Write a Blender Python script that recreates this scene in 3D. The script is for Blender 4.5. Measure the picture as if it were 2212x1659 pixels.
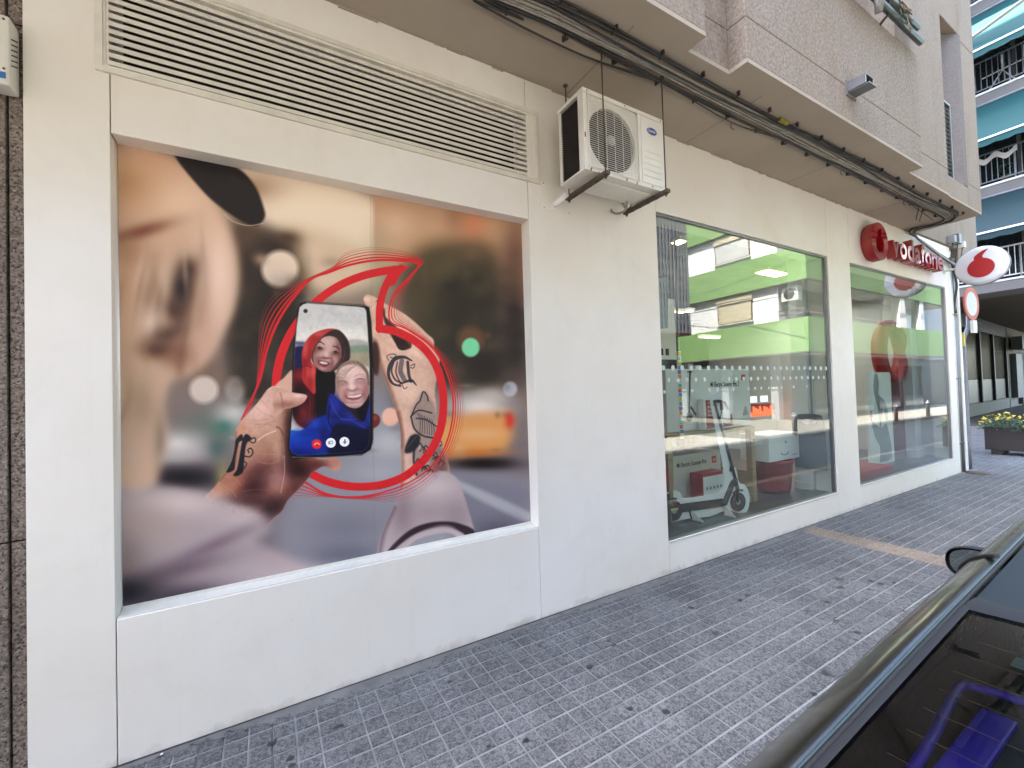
import bpy, bmesh, math, random
import numpy as np
from mathutils import Vector, Matrix
random.seed(7)
R = math.radians
PI = math.pi
scene = bpy.context.scene
for o in list(bpy.data.objects):
    bpy.data.objects.remove(o)

# ------------------------------------------------------------------ camera
F_PX, IMG_W = 924.96, 2212.0
YAW, PITCH, ROLL = R(29.88991), R(1.22857), R(-1.79565)
CAM = np.array([0.0, -2.5567, 1.6])
def _axes():
    cy, sy, cp, sp = math.cos(YAW), math.sin(YAW), math.cos(PITCH), math.sin(PITCH)
    f = np.array([sy*cp, cy*cp, sp]); rt = np.array([cy, -sy, 0.0]); up = np.cross(rt, f)
    c, s = math.cos(ROLL), math.sin(ROLL)
    return c*rt + s*up, -s*rt + c*up, f
RT, UP, FW = _axes()
cam_data = bpy.data.cameras.new('camera')
cam_data.sensor_width = 36.0
cam_data.lens = 36.0*F_PX/IMG_W
cam_data.clip_start = 0.05
cam_data.clip_end = 400.0
cam = bpy.data.objects.new('camera', cam_data)
scene.collection.objects.link(cam)
cam.matrix_world = Matrix(((RT[0], UP[0], -FW[0], CAM[0]), (RT[1], UP[1], -FW[1], CAM[1]),
                           (RT[2], UP[2], -FW[2], CAM[2]), (0, 0, 0, 1)))
scene.camera = cam

# ------------------------------------------------------------------ light
SUN_A, SUN_E = R(13.0), R(60.6)
world = bpy.data.worlds.new('World'); scene.world = world; world.use_nodes = True
wn = world.node_tree; wn.nodes.clear()
sky = wn.nodes.new('ShaderNodeTexSky'); sky.sky_type = 'NISHITA'; sky.sun_disc = False
sky.sun_elevation = SUN_E
sky.sun_rotation = math.atan2(-math.cos(SUN_A), math.sin(SUN_A))
sky.air_density = 1.0; sky.dust_density = 2.0; sky.ozone_density = 0.6
bg = wn.nodes.new('ShaderNodeBackground'); bg.inputs['Strength'].default_value = 0.15
wo = wn.nodes.new('ShaderNodeOutputWorld')
wn.links.new(sky.outputs[0], bg.inputs[0]); wn.links.new(bg.outputs[0], wo.inputs[0])
sd = bpy.data.lights.new('sun', 'SUN'); sd.energy = 2.8; sd.angle = R(0.5); sd.color = (1.0, 0.955, 0.88)
sun = bpy.data.objects.new('sun', sd); scene.collection.objects.link(sun)
to_sun = Vector((-math.cos(SUN_A)*math.cos(SUN_E), math.sin(SUN_A)*math.cos(SUN_E), math.sin(SUN_E)))
sun.rotation_euler = to_sun.to_track_quat('Z', 'Y').to_euler()
sun.location = (-8, 4, 30)
vs = scene.view_settings
vs.view_transform = 'Standard'; vs.look = 'None'; vs.gamma = 1.0; vs.use_curve_mapping = False
vs.exposure = 3.87
try:
    scene.cycles.max_bounces = 10; scene.cycles.diffuse_bounces = 5; scene.cycles.glossy_bounces = 5
    scene.cycles.transparent_max_bounces = 16
    scene.cycles.sample_clamp_indirect = 8.0
    scene.cycles.caustics_reflective = False; scene.cycles.caustics_refractive = False
except Exception:
    pass

# ------------------------------------------------------------------ helpers
COL = scene.collection
def link(o): COL.objects.link(o)
def wloc(p):
    v = Vector((0, 0, 0))
    while p is not None:
        v = v + Vector(p.location); p = p.parent
    return v
class MB:
    """collects faces and links them as one mesh"""
    def __init__(s): s.v = []; s.f = []; s.sm = []
    def add(s, vs_, fs_, smooth=False):
        n = len(s.v); s.v += [tuple(map(float, v)) for v in vs_]
        for f in fs_: s.f.append(tuple(n+i for i in f)); s.sm.append(smooth)
        return s
    def box(s, a, b):
        x0, x1 = sorted((a[0], b[0])); y0, y1 = sorted((a[1], b[1])); z0, z1 = sorted((a[2], b[2]))
        return s.add([(x0,y0,z0),(x1,y0,z0),(x1,y1,z0),(x0,y1,z0),(x0,y0,z1),(x1,y0,z1),(x1,y1,z1),(x0,y1,z1)],
              [(0,3,2,1),(4,5,6,7),(0,1,5,4),(1,2,6,5),(2,3,7,6),(3,0,4,7)])
    def bbox(s, a, b, e=0.006):
        """box with chamfered edges"""
        bm = bmesh.new(); bmesh.ops.create_cube(bm, size=1)
        sx, sy, sz = (abs(b[i]-a[i]) for i in range(3)); c = [(a[i]+b[i])/2 for i in range(3)]
        bmesh.ops.scale(bm, vec=(sx, sy, sz), verts=bm.verts)
        bmesh.ops.bevel(bm, geom=bm.edges[:], offset=min(e, min(sx, sy, sz)*0.4), segments=2, affect='EDGES', profile=0.6)
        s.add([(v.co.x+c[0], v.co.y+c[1], v.co.z+c[2]) for v in bm.verts], [[v.index for v in f.verts] for f in bm.faces]); bm.free()
        return s
    def obox(s, c, ux, uy, uz):
        """oriented box: centre and three half vectors"""
        c, ux, uy, uz = map(Vector, (c, ux, uy, uz)); vs_ = []
        for k in (-1, 1):
            for i, j in ((-1,-1),(1,-1),(1,1),(-1,1)): vs_.append(c+ux*i+uy*j+uz*k)
        return s.add(vs_, [(0,3,2,1),(4,5,6,7),(0,1,5,4),(1,2,6,5),(2,3,7,6),(3,0,4,7)])
    def prism(s, pts, fn, d0, d1, smooth=False):
        """polygon pts (2d) extruded; fn(u, v, d) -> 3d"""
        n = len(pts)
        s.add([fn(u, v, d0) for u, v in pts] + [fn(u, v, d1) for u, v in pts],
              [tuple(range(n-1, -1, -1)), tuple(range(n, 2*n))], False)
        m = len(s.v) - 2*n
        for i in range(n):
            j = (i+1) % n; s.f.append((m+i, m+j, m+n+j, m+n+i)); s.sm.append(smooth)
        return s
    def tube(s, path, r, n=8, cap=True, smooth=True):
        P = [Vector(p) for p in path]; rr = r if hasattr(r, '__len__') else [r]*len(P)
        base = len(s.v); prev = None
        for i, p in enumerate(P):
            t = (P[min(i+1, len(P)-1)] - P[max(i-1, 0)]).normalized()
            if prev is None:
                a = Vector((0,0,1)) if abs(t.z) < 0.9 else Vector((1,0,0)); prev = t.cross(a).normalized()
            u = (prev - t*prev.dot(t)).normalized(); w = t.cross(u); prev = u
            for k in range(n):
                an = 2*PI*k/n; s.v.append(tuple(p + (u*math.cos(an)+w*math.sin(an))*rr[i]))
        for i in range(len(P)-1):
            for k in range(n):
                a = base+i*n+k; b = base+i*n+(k+1) % n
                s.f.append((a, b, b+n, a+n)); s.sm.append(smooth)
        if cap:
            s.f.append(tuple(base+k for k in range(n-1, -1, -1))); s.sm.append(False)
            s.f.append(tuple(base+(len(P)-1)*n+k for k in range(n))); s.sm.append(False)
        return s
    def lathe(s, prof, c, n=24, axis='z', smooth=True):
        base = len(s.v)
        for r_, h in prof:
            for k in range(n):
                a = 2*PI*k/n; x, y = r_*math.cos(a), r_*math.sin(a)
                p = (x, y, h) if axis == 'z' else ((h, x, y) if axis == 'x' else (x, h, y))
                s.v.append((c[0]+p[0], c[1]+p[1], c[2]+p[2]))
        for i in range(len(prof)-1):
            for k in range(n):
                a = base+i*n+k; b = base+i*n+(k+1) % n
                s.f.append((a, b, b+n, a+n) if axis != 'y' else (a, a+n, b+n, b)); s.sm.append(smooth)
        s.f.append(tuple(base+k for k in range(n-1, -1, -1))); s.sm.append(False)
        s.f.append(tuple(base+(len(prof)-1)*n+k for k in range(n))); s.sm.append(False)
        return s
    def grid(s, rows, smooth=True, close=False):
        """rows: list of equal-length point lists"""
        base = len(s.v); m = len(rows[0])
        for r_ in rows: s.v += [tuple(map(float, p)) for p in r_]
        for i in range(len(rows)-1):
            for k in range(m if close else m-1):
                a = base+i*m+k; b = base+i*m+(k+1) % m
                s.f.append((a, b, b+m, a+m)); s.sm.append(smooth)
        return s
    def mesh(s, name, mat, off=(0,0,0)):
        me = bpy.data.meshes.new(name)
        ox, oy, oz = off
        me.from_pydata([(x-ox, y-oy, z-oz) for x, y, z in s.v], [], s.f)
        me.polygons.foreach_set('use_smooth', s.sm)
        if mat: me.materials.append(mat)
        bm = bmesh.new(); bm.from_mesh(me); bmesh.ops.recalc_face_normals(bm, faces=bm.faces); bm.to_mesh(me); bm.free()
        me.update(); return me
    def build(s, name, mat, parent=None, label=None, kind=None, local=False):
        off = (0,0,0) if (local or parent is None) else wloc(parent)
        o = bpy.data.objects.new(name, s.mesh(name, mat, off)); link(o)
        if parent is not None: o.parent = parent
        if label: o['label'] = label
        if kind: o['kind'] = kind
        return o
def thing(name, label, cat, loc=(0,0,0), rz=0.0, group=None):
    o = bpy.data.objects.new(name, None); o.empty_display_size = 0.1; link(o)
    o.location = loc; o.rotation_euler = (0, 0, rz)
    o['label'] = label; o['category'] = cat
    if group: o['group'] = group
    return o
def tag(o, label, cat, group=None):
    o['label'] = label; o['category'] = cat
    if group: o['group'] = group
    return o
def piece(name, me, parent, loc):
    o = bpy.data.objects.new(name, me); link(o); o.parent = parent; o.location = Vector(loc)-wloc(parent); return o
def XZ(y0): return lambda u, v, d: (u, y0+d, v)      # polygon in x,z extruded in y
def XY(z0): return lambda u, v, d: (u, v, z0+d)
def YZ(x0): return lambda u, v, d: (x0+d, u, v)
def circ(cx, cy, r, n=24, ry=None): return [(cx+r*math.cos(2*PI*k/n), cy+(ry or r)*math.sin(2*PI*k/n)) for k in range(n)]
def smooth_closed(pts, k=6):
    out = []; n = len(pts)
    for i in range(n):
        p0, p1, p2, p3 = (np.array(pts[(i+j-1) % n], float) for j in range(4))
        for t in np.linspace(0, 1, k, endpoint=False):
            out.append(tuple(0.5*((2*p1)+(-p0+p2)*t+(2*p0-5*p1+4*p2-p3)*t*t+(-p0+3*p1-3*p2+p3)*t**3)))
    return out
def smooth_open(pts, k=6):
    P = [np.array(p, float) for p in pts]; P = [2*P[0]-P[1]]+P+[2*P[-1]-P[-2]]; out = []
    for i in range(1, len(P)-2):
        p0, p1, p2, p3 = P[i-1:i+3]
        for t in np.linspace(0, 1, k, endpoint=False):
            out.append(tuple(0.5*((2*p1)+(-p0+p2)*t+(2*p0-5*p1+4*p2-p3)*t*t+(-p0+3*p1-3*p2+p3)*t**3)))
    out.append(tuple(P[-2])); return out
def text_mesh(txt, ext=0.0, offset=0.0, bevel=0.0):
    cu = bpy.data.curves.new('t', 'FONT'); cu.body = txt; cu.size = 1.0
    cu.extrude = ext; cu.offset = offset; cu.bevel_depth = bevel; cu.resolution_u = 4
    ob = bpy.data.objects.new('t', cu); link(ob)
    dg = bpy.context.evaluated_depsgraph_get()
    me = bpy.data.meshes.new_from_object(ob.evaluated_get(dg))
    vs_ = [tuple(v.co) for v in me.vertices]; fs_ = [tuple(p.vertices) for p in me.polygons]
    bpy.data.objects.remove(ob); bpy.data.meshes.remove(me)
    return vs_, fs_
def text_on(txt, name, mat, parent, org, ux, uy, w=None, h=None, un=None, depth=0.0015, offset=0.0):
    """flat or thin lettering laid in a plane: org lower left, ux right, uy up"""
    vs_, fs_ = text_mesh(txt, ext=0.5 if depth else 0.0, offset=offset)
    ux = Vector(ux).normalized(); uy = Vector(uy).normalized(); un = ux.cross(uy)
    xs = [v[0] for v in vs_]; ys = [v[1] for v in vs_]; sx = max(xs)-min(xs); sy = max(ys)-min(ys)
    kx = (w/sx) if w else h/sy; ky = (h/sy) if h else kx
    m = MB(); m.add([Vector(org)+ux*(v[0]-min(xs))*kx+uy*(v[1]-min(ys))*ky+un*(v[2]+0.5)*depth for v in vs_], fs_)
    return m.build(name, mat, parent)

# ------------------------------------------------------------------ materials
def nodes_of(name):
    m = bpy.data.materials.new(name); m.use_nodes = True
    nt = m.node_tree; nt.nodes.clear()
    out = nt.nodes.new('ShaderNodeOutputMaterial'); p = nt.nodes.new('ShaderNodeBsdfPrincipled')
    nt.links.new(p.outputs[0], out.inputs[0]); return m, nt, p, out
def pos(nt, scale=(1,1,1)):
    g = nt.nodes.new('ShaderNodeNewGeometry'); mp = nt.nodes.new('ShaderNodeMapping')
    mp.inputs['Scale'].default_value = scale; nt.links.new(g.outputs['Position'], mp.inputs[0]); return mp.outputs[0]
def noise(nt, vec, scale, detail=4, rough=0.55, dist=0.0):
    n = nt.nodes.new('ShaderNodeTexNoise'); n.inputs['Scale'].default_value = scale
    n.inputs['Detail'].default_value = detail; n.inputs['Roughness'].default_value = rough; n.inputs['Distortion'].default_value = dist
    nt.links.new(vec, n.inputs['Vector']); return n.outputs['Fac']
def ramp(nt, fac, stops):
    r_ = nt.nodes.new('ShaderNodeValToRGB'); cr = r_.color_ramp
    while len(cr.elements) < len(stops): cr.elements.new(0.5)
    for e, (p_, c) in zip(cr.elements, stops):
        e.position = p_; e.color = (c[0], c[1], c[2], 1) if hasattr(c, '__len__') else (c, c, c, 1)
    nt.links.new(fac, r_.inputs[0]); return r_.outputs[0]
def mixc(nt, fac, a, b, mode='MIX'):
    m = nt.nodes.new('ShaderNodeMix'); m.data_type = 'RGBA'; m.blend_type = mode
    for sock, val in ((m.inputs[0], fac), (m.inputs[6], a), (m.inputs[7], b)):
        if hasattr(val, 'links'): nt.links.new(val, sock)
        elif hasattr(val, '__len__'): sock.default_value = (val[0], val[1], val[2], 1)
        else: sock.default_value = val
    return m.outputs[2]
def bump(nt, p, h, strength, dist=0.01):
    b = nt.nodes.new('ShaderNodeBump'); b.inputs['Strength'].default_value = strength; b.inputs['Distance'].default_value = dist
    nt.links.new(h, b.inputs['Height']); nt.links.new(b.outputs[0], p.inputs['Normal']); return b
def sc(c, k): return tuple(min(1, x*k) for x in c)
def simple(name, col, rough=0.6, metal=0.0, var=0.12, vscale=3.0, bmp=0.0, bscale=60, coat=0.0, spec=0.5, obj_var=0.0):
    m, nt, p, out = nodes_of(name); v = pos(nt)
    c = ramp(nt, noise(nt, v, vscale, 5, 0.6), [(0.3, sc(col, 1-var)), (0.7, sc(col, 1+var))])
    if obj_var:
        oi = nt.nodes.new('ShaderNodeObjectInfo')
        k = ramp(nt, oi.outputs['Random'], [(0, 1-obj_var), (1, 1.0)])
        c = mixc(nt, 1.0, c, k, 'MULTIPLY')
    nt.links.new(c, p.inputs['Base Color'])
    p.inputs['Roughness'].default_value = rough; p.inputs['Metallic'].default_value = metal
    p.inputs['Specular IOR Level'].default_value = spec
    if coat: p.inputs['Coat Weight'].default_value = coat; p.inputs['Coat Roughness'].default_value = 0.03; p.inputs['Coat IOR'].default_value = 1.9
    if bmp: bump(nt, p, noise(nt, v, bscale, 4), bmp, 0.004)
    return m
def emis(name, col, s):
    m, nt, p, out = nodes_of(name); p.inputs['Base Color'].default_value = (*col, 1)
    p.inputs['Emission Color'].default_value = (*col, 1); p.inputs['Emission Strength'].default_value = s; return m
def wall_paint(name, col=(0.84, 0.79, 0.70), low=(0.86, 0.83, 0.775)):
    m, nt, p, out = nodes_of(name); v = pos(nt)
    big = noise(nt, v, 0.9, 3, 0.5); c = ramp(nt, big, [(0.35, sc(col, 0.965)), (0.65, low)])
    st = noise(nt, pos(nt, (9, 9, 0.7)), 1.6, 5, 0.6)              # soft vertical dirt runs
    c = mixc(nt, 1.0, c, ramp(nt, st, [(0.22, 0.965), (0.42, 1.0)]), 'MULTIPLY')
    # small scuffs and specks
    sp = noise(nt, pos(nt, (5, 5, 9)), 3.1, 3, 0.55)
    c = mixc(nt, ramp(nt, sp, [(0.745, 0.0), (0.775, 0.45)]), c, (0.30, 0.28, 0.26))
    # dirt rising from the pavement
    sep = nt.nodes.new('ShaderNodeSeparateXYZ'); g = nt.nodes.new('ShaderNodeNewGeometry'); nt.links.new(g.outputs['Position'], sep.inputs[0])
    mr = nt.nodes.new('ShaderNodeMath'); mr.operation = 'MULTIPLY_ADD'; mr.inputs[1].default_value = 5.0
    nt.links.new(sep.outputs[2], mr.inputs[0]); nt.links.new(noise(nt, v, 7, 4, 0.6), mr.inputs[2])
    c = mixc(nt, ramp(nt, mr.outputs[0], [(0.38, 0.8), (0.75, 0.0)]), c, (0.50, 0.43, 0.36))
    # broad worn and repainted patches, scratches
    wear = noise(nt, pos(nt, (1, 1, 0.8)), 2.6, 8, 0.72, 0.6); c = mixc(nt, 1.0, c, ramp(nt, wear, [(0.30, (0.955, 0.95, 0.94)), (0.50, (1, 1, 1))]), 'MULTIPLY')
    nt.links.new(c, p.inputs['Base Color']); p.inputs['Roughness'].default_value = 0.5
    hh_ = mixc(nt, 0.5, noise(nt, v, 34, 5, 0.7), noise(nt, v, 3.5, 3, 0.5))
    bump(nt, p, hh_, 0.22, 0.006)
    return m
def stucco(name, a, b, strength=0.6):
    m, nt, p, out = nodes_of(name); v = pos(nt)
    f = noise(nt, v, 42, 6, 0.75); c = ramp(nt, f, [(0.36, a), (0.62, b)])
    st = noise(nt, pos(nt, (3.2, 3.2, 0.6)), 1.1, 6, 0.7)
    c = mixc(nt, 1.0, c, ramp(nt, st, [(0.22, (0.80, 0.77, 0.74)), (0.5, (1, 1, 1))]), 'MULTIPLY')
    bl = noise(nt, v, 1.6, 4, 0.6); c = mixc(nt, 1.0, c, ramp(nt, bl, [(0.3, (1.0, 0.93, 0.87)), (0.7, (1, 1, 1))]), 'MULTIPLY')
    nt.links.new(c, p.inputs['Base Color']); p.inputs['Roughness'].default_value = 0.9
    bump(nt, p, f, strength, 0.012); return m
def pad_mat(name, a, b, gum=True):
    m, nt, p, out = nodes_of(name); v = pos(nt)
    worm = noise(nt, v, 58, 2, 0.5, 1.4)
    c = ramp(nt, worm, [(0.40, a), (0.60, b)])
    big = noise(nt, v, 1.7, 5, 0.65); c = mixc(nt, 1.0, c, ramp(nt, big, [(0.26, (0.52, 0.51, 0.51)), (0.46, (0.92, 0.92, 0.92)), (0.66, (1.10, 1.10, 1.10))]), 'MULTIPLY')
    oi = nt.nodes.new('ShaderNodeObjectInfo')
    c = mixc(nt, 1.0, c, ramp(nt, oi.outputs['Random'], [(0, 0.86), (1, 1.06)]), 'MULTIPLY')
    if gum:
        sp = noise(nt, v, 9, 3, 0.5); c = mixc(nt, ramp(nt, sp, [(0.70, 0.0), (0.76, 0.6)]), c, (0.05, 0.045, 0.045))
    nt.links.new(c, p.inputs['Base Color']); p.inputs['Roughness'].default_value = 0.75; p.inputs['Specular IOR Level'].default_value = 0.2
    bump(nt, p, worm, 0.55, 0.006); return m
def glass_mat(name, tint=(0.90, 0.95, 0.93), ior=1.62, ripple=0.012):
    m = bpy.data.materials.new(name); m.use_nodes = True; nt = m.node_tree; nt.nodes.clear()
    out = nt.nodes.new('ShaderNodeOutputMaterial'); mx = nt.nodes.new('ShaderNodeMixShader')
    tr = nt.nodes.new('ShaderNodeBsdfTransparent'); tr.inputs[0].default_value = (*tint, 1)
    gl = nt.nodes.new('ShaderNodeBsdfGlossy'); gl.inputs['Roughness'].default_value = 0.0; gl.inputs[0].default_value = (1, 1, 1, 1)
    g = nt.nodes.new('ShaderNodeNewGeometry'); dt = nt.nodes.new('ShaderNodeVectorMath'); dt.operation = 'DOT_PRODUCT'
    nt.links.new(g.outputs['Normal'], dt.inputs[0]); nt.links.new(g.outputs['Incoming'], dt.inputs[1])
    def mth(op, a, b_=None, cl=False):
        n_ = nt.nodes.new('ShaderNodeMath'); n_.operation = op; n_.use_clamp = cl
        for i_, q_ in enumerate((a, b_)):
            if q_ is None: continue
            if hasattr(q_, 'links'): nt.links.new(q_, n_.inputs[i_])
            else: n_.inputs[i_].default_value = q_
        return n_.outputs[0]
    f0 = ((ior-1)/(ior+1))**2; c_ = mth('ABSOLUTE', dt.outputs['Value']); one = mth('SUBTRACT', 1.0, c_)
    fres = mth('MULTIPLY', mth('ADD', mth('MULTIPLY', mth('POWER', one, 5.0), 1-f0), f0), 1.25, True)   # two faces of the pane
    v = pos(nt, (1, 1, 0.45)); b = nt.nodes.new('ShaderNodeBump'); b.inputs['Strength'].default_value = ripple; b.inputs['Distance'].default_value = 0.05
    nt.links.new(noise(nt, v, 2.3, 1, 0.4), b.inputs['Height']); nt.links.new(b.outputs[0], gl.inputs['Normal'])
    nt.links.new(fres, mx.inputs[0]); nt.links.new(tr.outputs[0], mx.inputs[1]); nt.links.new(gl.outputs[0], mx.inputs[2])
    nt.links.new(mx.outputs[0], out.inputs[0]); return m

M = {}
M['wall'] = wall_paint('white_cladding_paint')
M['joint'] = simple('dark_joint', (0.07, 0.065, 0.06), 0.9)
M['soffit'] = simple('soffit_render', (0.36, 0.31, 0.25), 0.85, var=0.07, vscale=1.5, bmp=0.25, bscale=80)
M['stucco'] = stucco('rough_stucco', (0.175, 0.150, 0.122), (0.325, 0.282, 0.235))
M['stucco_smooth'] = stucco('smooth_stucco', (0.22, 0.19, 0.155), (0.32, 0.275, 0.23), 0.3)
M['stucco_grey'] = stucco('grey_stucco', (0.14, 0.13, 0.13), (0.20, 0.185, 0.18), 0.4)
M['granite'] = None
M['pad'] = pad_mat('grey_paving_pad', (0.066, 0.066, 0.068), (0.150, 0.149, 0.149))
M['pad_tan'] = pad_mat('tan_paving_pad', (0.15, 0.115, 0.085), (0.23, 0.185, 0.145))
M['groove'] = simple('paving_groove_dust', (0.19, 0.188, 0.185), 0.8, var=0.35, vscale=6)
M['groove_tan'] = simple('tan_groove_dust', (0.19, 0.155, 0.12), 0.8, var=0.2, vscale=6)
M['cement'] = simple('cement_strip', (0.12, 0.117, 0.113), 0.85, var=0.3, vscale=5, bmp=0.4, bscale=40)
M['asphalt'] = simple('asphalt', (0.045, 0.045, 0.047), 0.9, var=0.25, vscale=4, bmp=0.5, bscale=90)
M['concrete'] = simple('pale_concrete', (0.15, 0.135, 0.115), 0.8, var=0.12, vscale=2, bmp=0.2)
M['kerb'] = simple('tan_kerb_stone', (0.24, 0.19, 0.14), 0.8, var=0.15, bmp=0.3, obj_var=0.15)
M['white_metal'] = simple('white_painted_metal', (0.70, 0.68, 0.61), 0.4, var=0.07, vscale=5)
M['slat'] = simple('cream_slat_metal', (0.72, 0.69, 0.60), 0.45, var=0.1, vscale=9)
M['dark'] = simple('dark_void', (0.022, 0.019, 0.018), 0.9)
M['black'] = simple('black_plastic', (0.02, 0.02, 0.022), 0.5, var=0.2)
M['cable_black'] = simple('black_cable', (0.025, 0.024, 0.023), 0.55, var=0.3, vscale=8)
M['cable_grey'] = simple('dusty_grey_cable', (0.32, 0.30, 0.26), 0.7, var=0.25, vscale=12)
M['steel'] = simple('grey_steel', (0.22, 0.22, 0.225), 0.35, 0.8, var=0.15)
M['rust'] = simple('rusty_rod', (0.10, 0.075, 0.055), 0.7, 0.4, var=0.3, vscale=20)
M['galv'] = simple('galvanised_pipe', (0.24, 0.25, 0.27), 0.45, 0.5, var=0.15, vscale=8)
M['frame'] = simple('grey_aluminium_frame', (0.20, 0.21, 0.22), 0.35, 0.7, var=0.1)
M['red_gloss'] = simple('gloss_red_acrylic', (0.36, 0.005, 0.008), 0.05, var=0.08, coat=1.0)
M['red_side'] = simple('red_return', (0.30, 0.005, 0.008), 0.35, var=0.1, coat=0.3)
M['red'] = simple('red_plastic', (0.36, 0.012, 0.014), 0.4, var=0.08)
M['white_acr'] = simple('white_acrylic', (0.66, 0.67, 0.70), 0.22, var=0.03, coat=0.4)
M['white_print'] = simple('white_print', (0.82, 0.82, 0.80), 0.6, var=0.04)
M['blue_badge'] = simple('blue_badge', (0.03, 0.03, 0.20), 0.35)
M['coil'] = simple('dark_coil_fins', (0.035, 0.028, 0.024), 0.7, var=0.3, vscale=30)
M['teal'] = simple('teal_awning_fabric', (0.001, 0.052, 0.056), 0.8, var=0.07, vscale=1.2)
M['teal_dark'] = simple('blue_teal_awning_fabric', (0.004, 0.026, 0.034), 0.8, var=0.07, vscale=1.2)
M['cream'] = simple('cream_render', (0.36, 0.33, 0.28), 0.85, var=0.06)
M['taupe'] = simple('taupe_render', (0.17, 0.155, 0.148), 0.85, var=0.08, vscale=1.5)
M['brown_soffit'] = simple('brown_porch_soffit', (0.10, 0.08, 0.055), 0.85, var=0.1, vscale=1)
M['green'] = simple('green_render', (0.17, 0.29, 0.10), 0.85, var=0.05, vscale=0.8)
M['white_render'] = simple('white_render', (0.74, 0.72, 0.72), 0.85, var=0.06, vscale=0.8)
M['shutter'] = simple('cream_shutter', (0.50, 0.43, 0.30), 0.6, var=0.05)
M['shutter_w'] = simple('white_shutter', (0.5, 0.49, 0.47), 0.6, var=0.05)
M['brown'] = simple('brown_frame', (0.13, 0.075, 0.05), 0.5)
M['screen_grey'] = simple('grey_concrete_screen', (0.30, 0.30, 0.31), 0.85, var=0.1)
M['dglass'] = simple('dark_window_glass', (0.02, 0.024, 0.028), 0.06, var=0.2, spec=0.8)
M['glass'] = glass_mat('shop_window_glass')
M['planter'] = simple('brown_planter', (0.03, 0.02, 0.018), 0.6, var=0.15, bmp=0.2)
M['leaf'] = simple('leaf_green', (0.025, 0.065, 0.014), 0.55, var=0.45, vscale=14)
M['flower'] = simple('yellow_petals', (0.42, 0.28, 0.01), 0.6, var=0.2, vscale=20)
M['wood'] = None
M['shop_floor'] = simple('dark_shop_floor', (0.075, 0.070, 0.062), 0.28, var=0.3, vscale=5)
M['shop_white'] = simple('shop_white_wall', (0.70, 0.72, 0.72), 0.6, var=0.03)
M['shop_dark'] = simple('shop_dark_wall', (0.045, 0.043, 0.045), 0.6, var=0.2)
M['shop_red'] = simple('shop_dark_red_wall', (0.12, 0.008, 0.012), 0.45, var=0.15)
M['grey_board'] = simple('grey_board', (0.12, 0.14, 0.155), 0.5, var=0.05)
M['pale_dot'] = simple('frosted_dot', (0.50, 0.62, 0.62), 0.6, var=0.03)
M['tyre'] = simple('tyre_rubber', (0.02, 0.02, 0.022), 0.75, var=0.2)
M['print_black'] = simple('print_black', (0.025, 0.025, 0.028), 0.6)
M['print_grey'] = simple('print_grey', (0.30, 0.32, 0.33), 0.6, var=0.15)
M['orange'] = simple('orange_print', (0.8, 0.12, 0.02), 0.5)
M['lamp'] = emis('lit_lamp', (1.0, 0.72, 0.36), 1.3)
M['lamp_white'] = emis('lit_tube', (1.0, 0.95, 0.85), 1.0)
M['orange_glow'] = emis('lit_orange_display', (1.0, 0.10, 0.02), 0.22)
M['screen_glow'] = emis('lit_small_screen', (0.75, 0.85, 0.9), 0.09)
def _granite():
    m, nt, p, out = nodes_of('speckled_granite'); v = pos(nt)
    vo = nt.nodes.new('ShaderNodeTexVoronoi'); vo.inputs['Scale'].default_value = 130; nt.links.new(v, vo.inputs[0])
    c = ramp(nt, vo.outputs['Color'], [(0.15, (0.03, 0.026, 0.023)), (0.4, (0.16, 0.125, 0.10)), (0.75, (0.25, 0.20, 0.165)), (0.9, (0.32, 0.27, 0.23))])
    c = mixc(nt, 1.0, c, ramp(nt, noise(nt, v, 3, 4), [(0.3, 0.8), (0.7, 1.05)]), 'MULTIPLY')
    nt.links.new(c, p.inputs['Base Color']); p.inputs['Roughness'].default_value = 0.5; bump(nt, p, vo.outputs['Distance'], 0.2, 0.003); return m
M['granite'] = _granite()
def _wood():
    m, nt, p, out = nodes_of('pale_oak'); v = pos(nt, (1, 1, 8))
    c = ramp(nt, noise(nt, v, 5, 6, 0.6), [(0.3, (0.30, 0.19, 0.09)), (0.7, (0.42, 0.29, 0.15))])
    nt.links.new(c, p.inputs['Base Color']); p.inputs['Roughness'].default_value = 0.5; return m
M['wood'] = _wood()
def _ray(u, v): return FW + RT*(u-1106)/F_PX - UP*(v-829.5)/F_PX
def atz(u, v, z): d = _ray(u, v); return CAM + d*((z-CAM[2])/d[2])
def aty(u, v, y): d = _ray(u, v); return CAM + d*((y-CAM[1])/d[1])
def atx(u, v, x): d = _ray(u, v); return CAM + d*((x-CAM[0])/d[0])

# ================================================================== ground
ground = MB().box((-60, -60, -0.6), (120, 60, -0.16)).build('ground', M['asphalt'], kind='structure')
road = MB().box((-40, -4.6, -0.15), (80, -1.60, -0.115)).build('road', M['asphalt'], kind='structure')
pav = MB().box((-1.3, -1.475, -0.14), (10.88, 0.3, -0.008)).box((-30, -1.475, -0.14), (-1.3, 0.3, -0.002)).build('pavement', M['cement'], kind='structure')
plaza = MB().box((10.88, -1.475, -0.14), (20.4, 9.0, -0.008)).box((20.4, -1.475, -0.14), (60, 9.0, -0.008)).build('side_street_paving', M['cement'], kind='structure')
MB().box((-30, -9.0, -0.14), (12.49, -4.6, 0.0)).build('far_pavement', simple('cream_bounce_paving', (0.42, 0.39, 0.35), 0.8, var=0.08), kind='structure')  # unseen stretch, made pale to bounce sunlight onto the shop front
far_pav = MB().box((12.5, -30, -0.14), (19.4, -4.6, 0.0)).box((19.4, -9.0, -0.14), (60, -4.6, 0.0)).build('far_pavement', M['concrete'], kind='structure')
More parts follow.
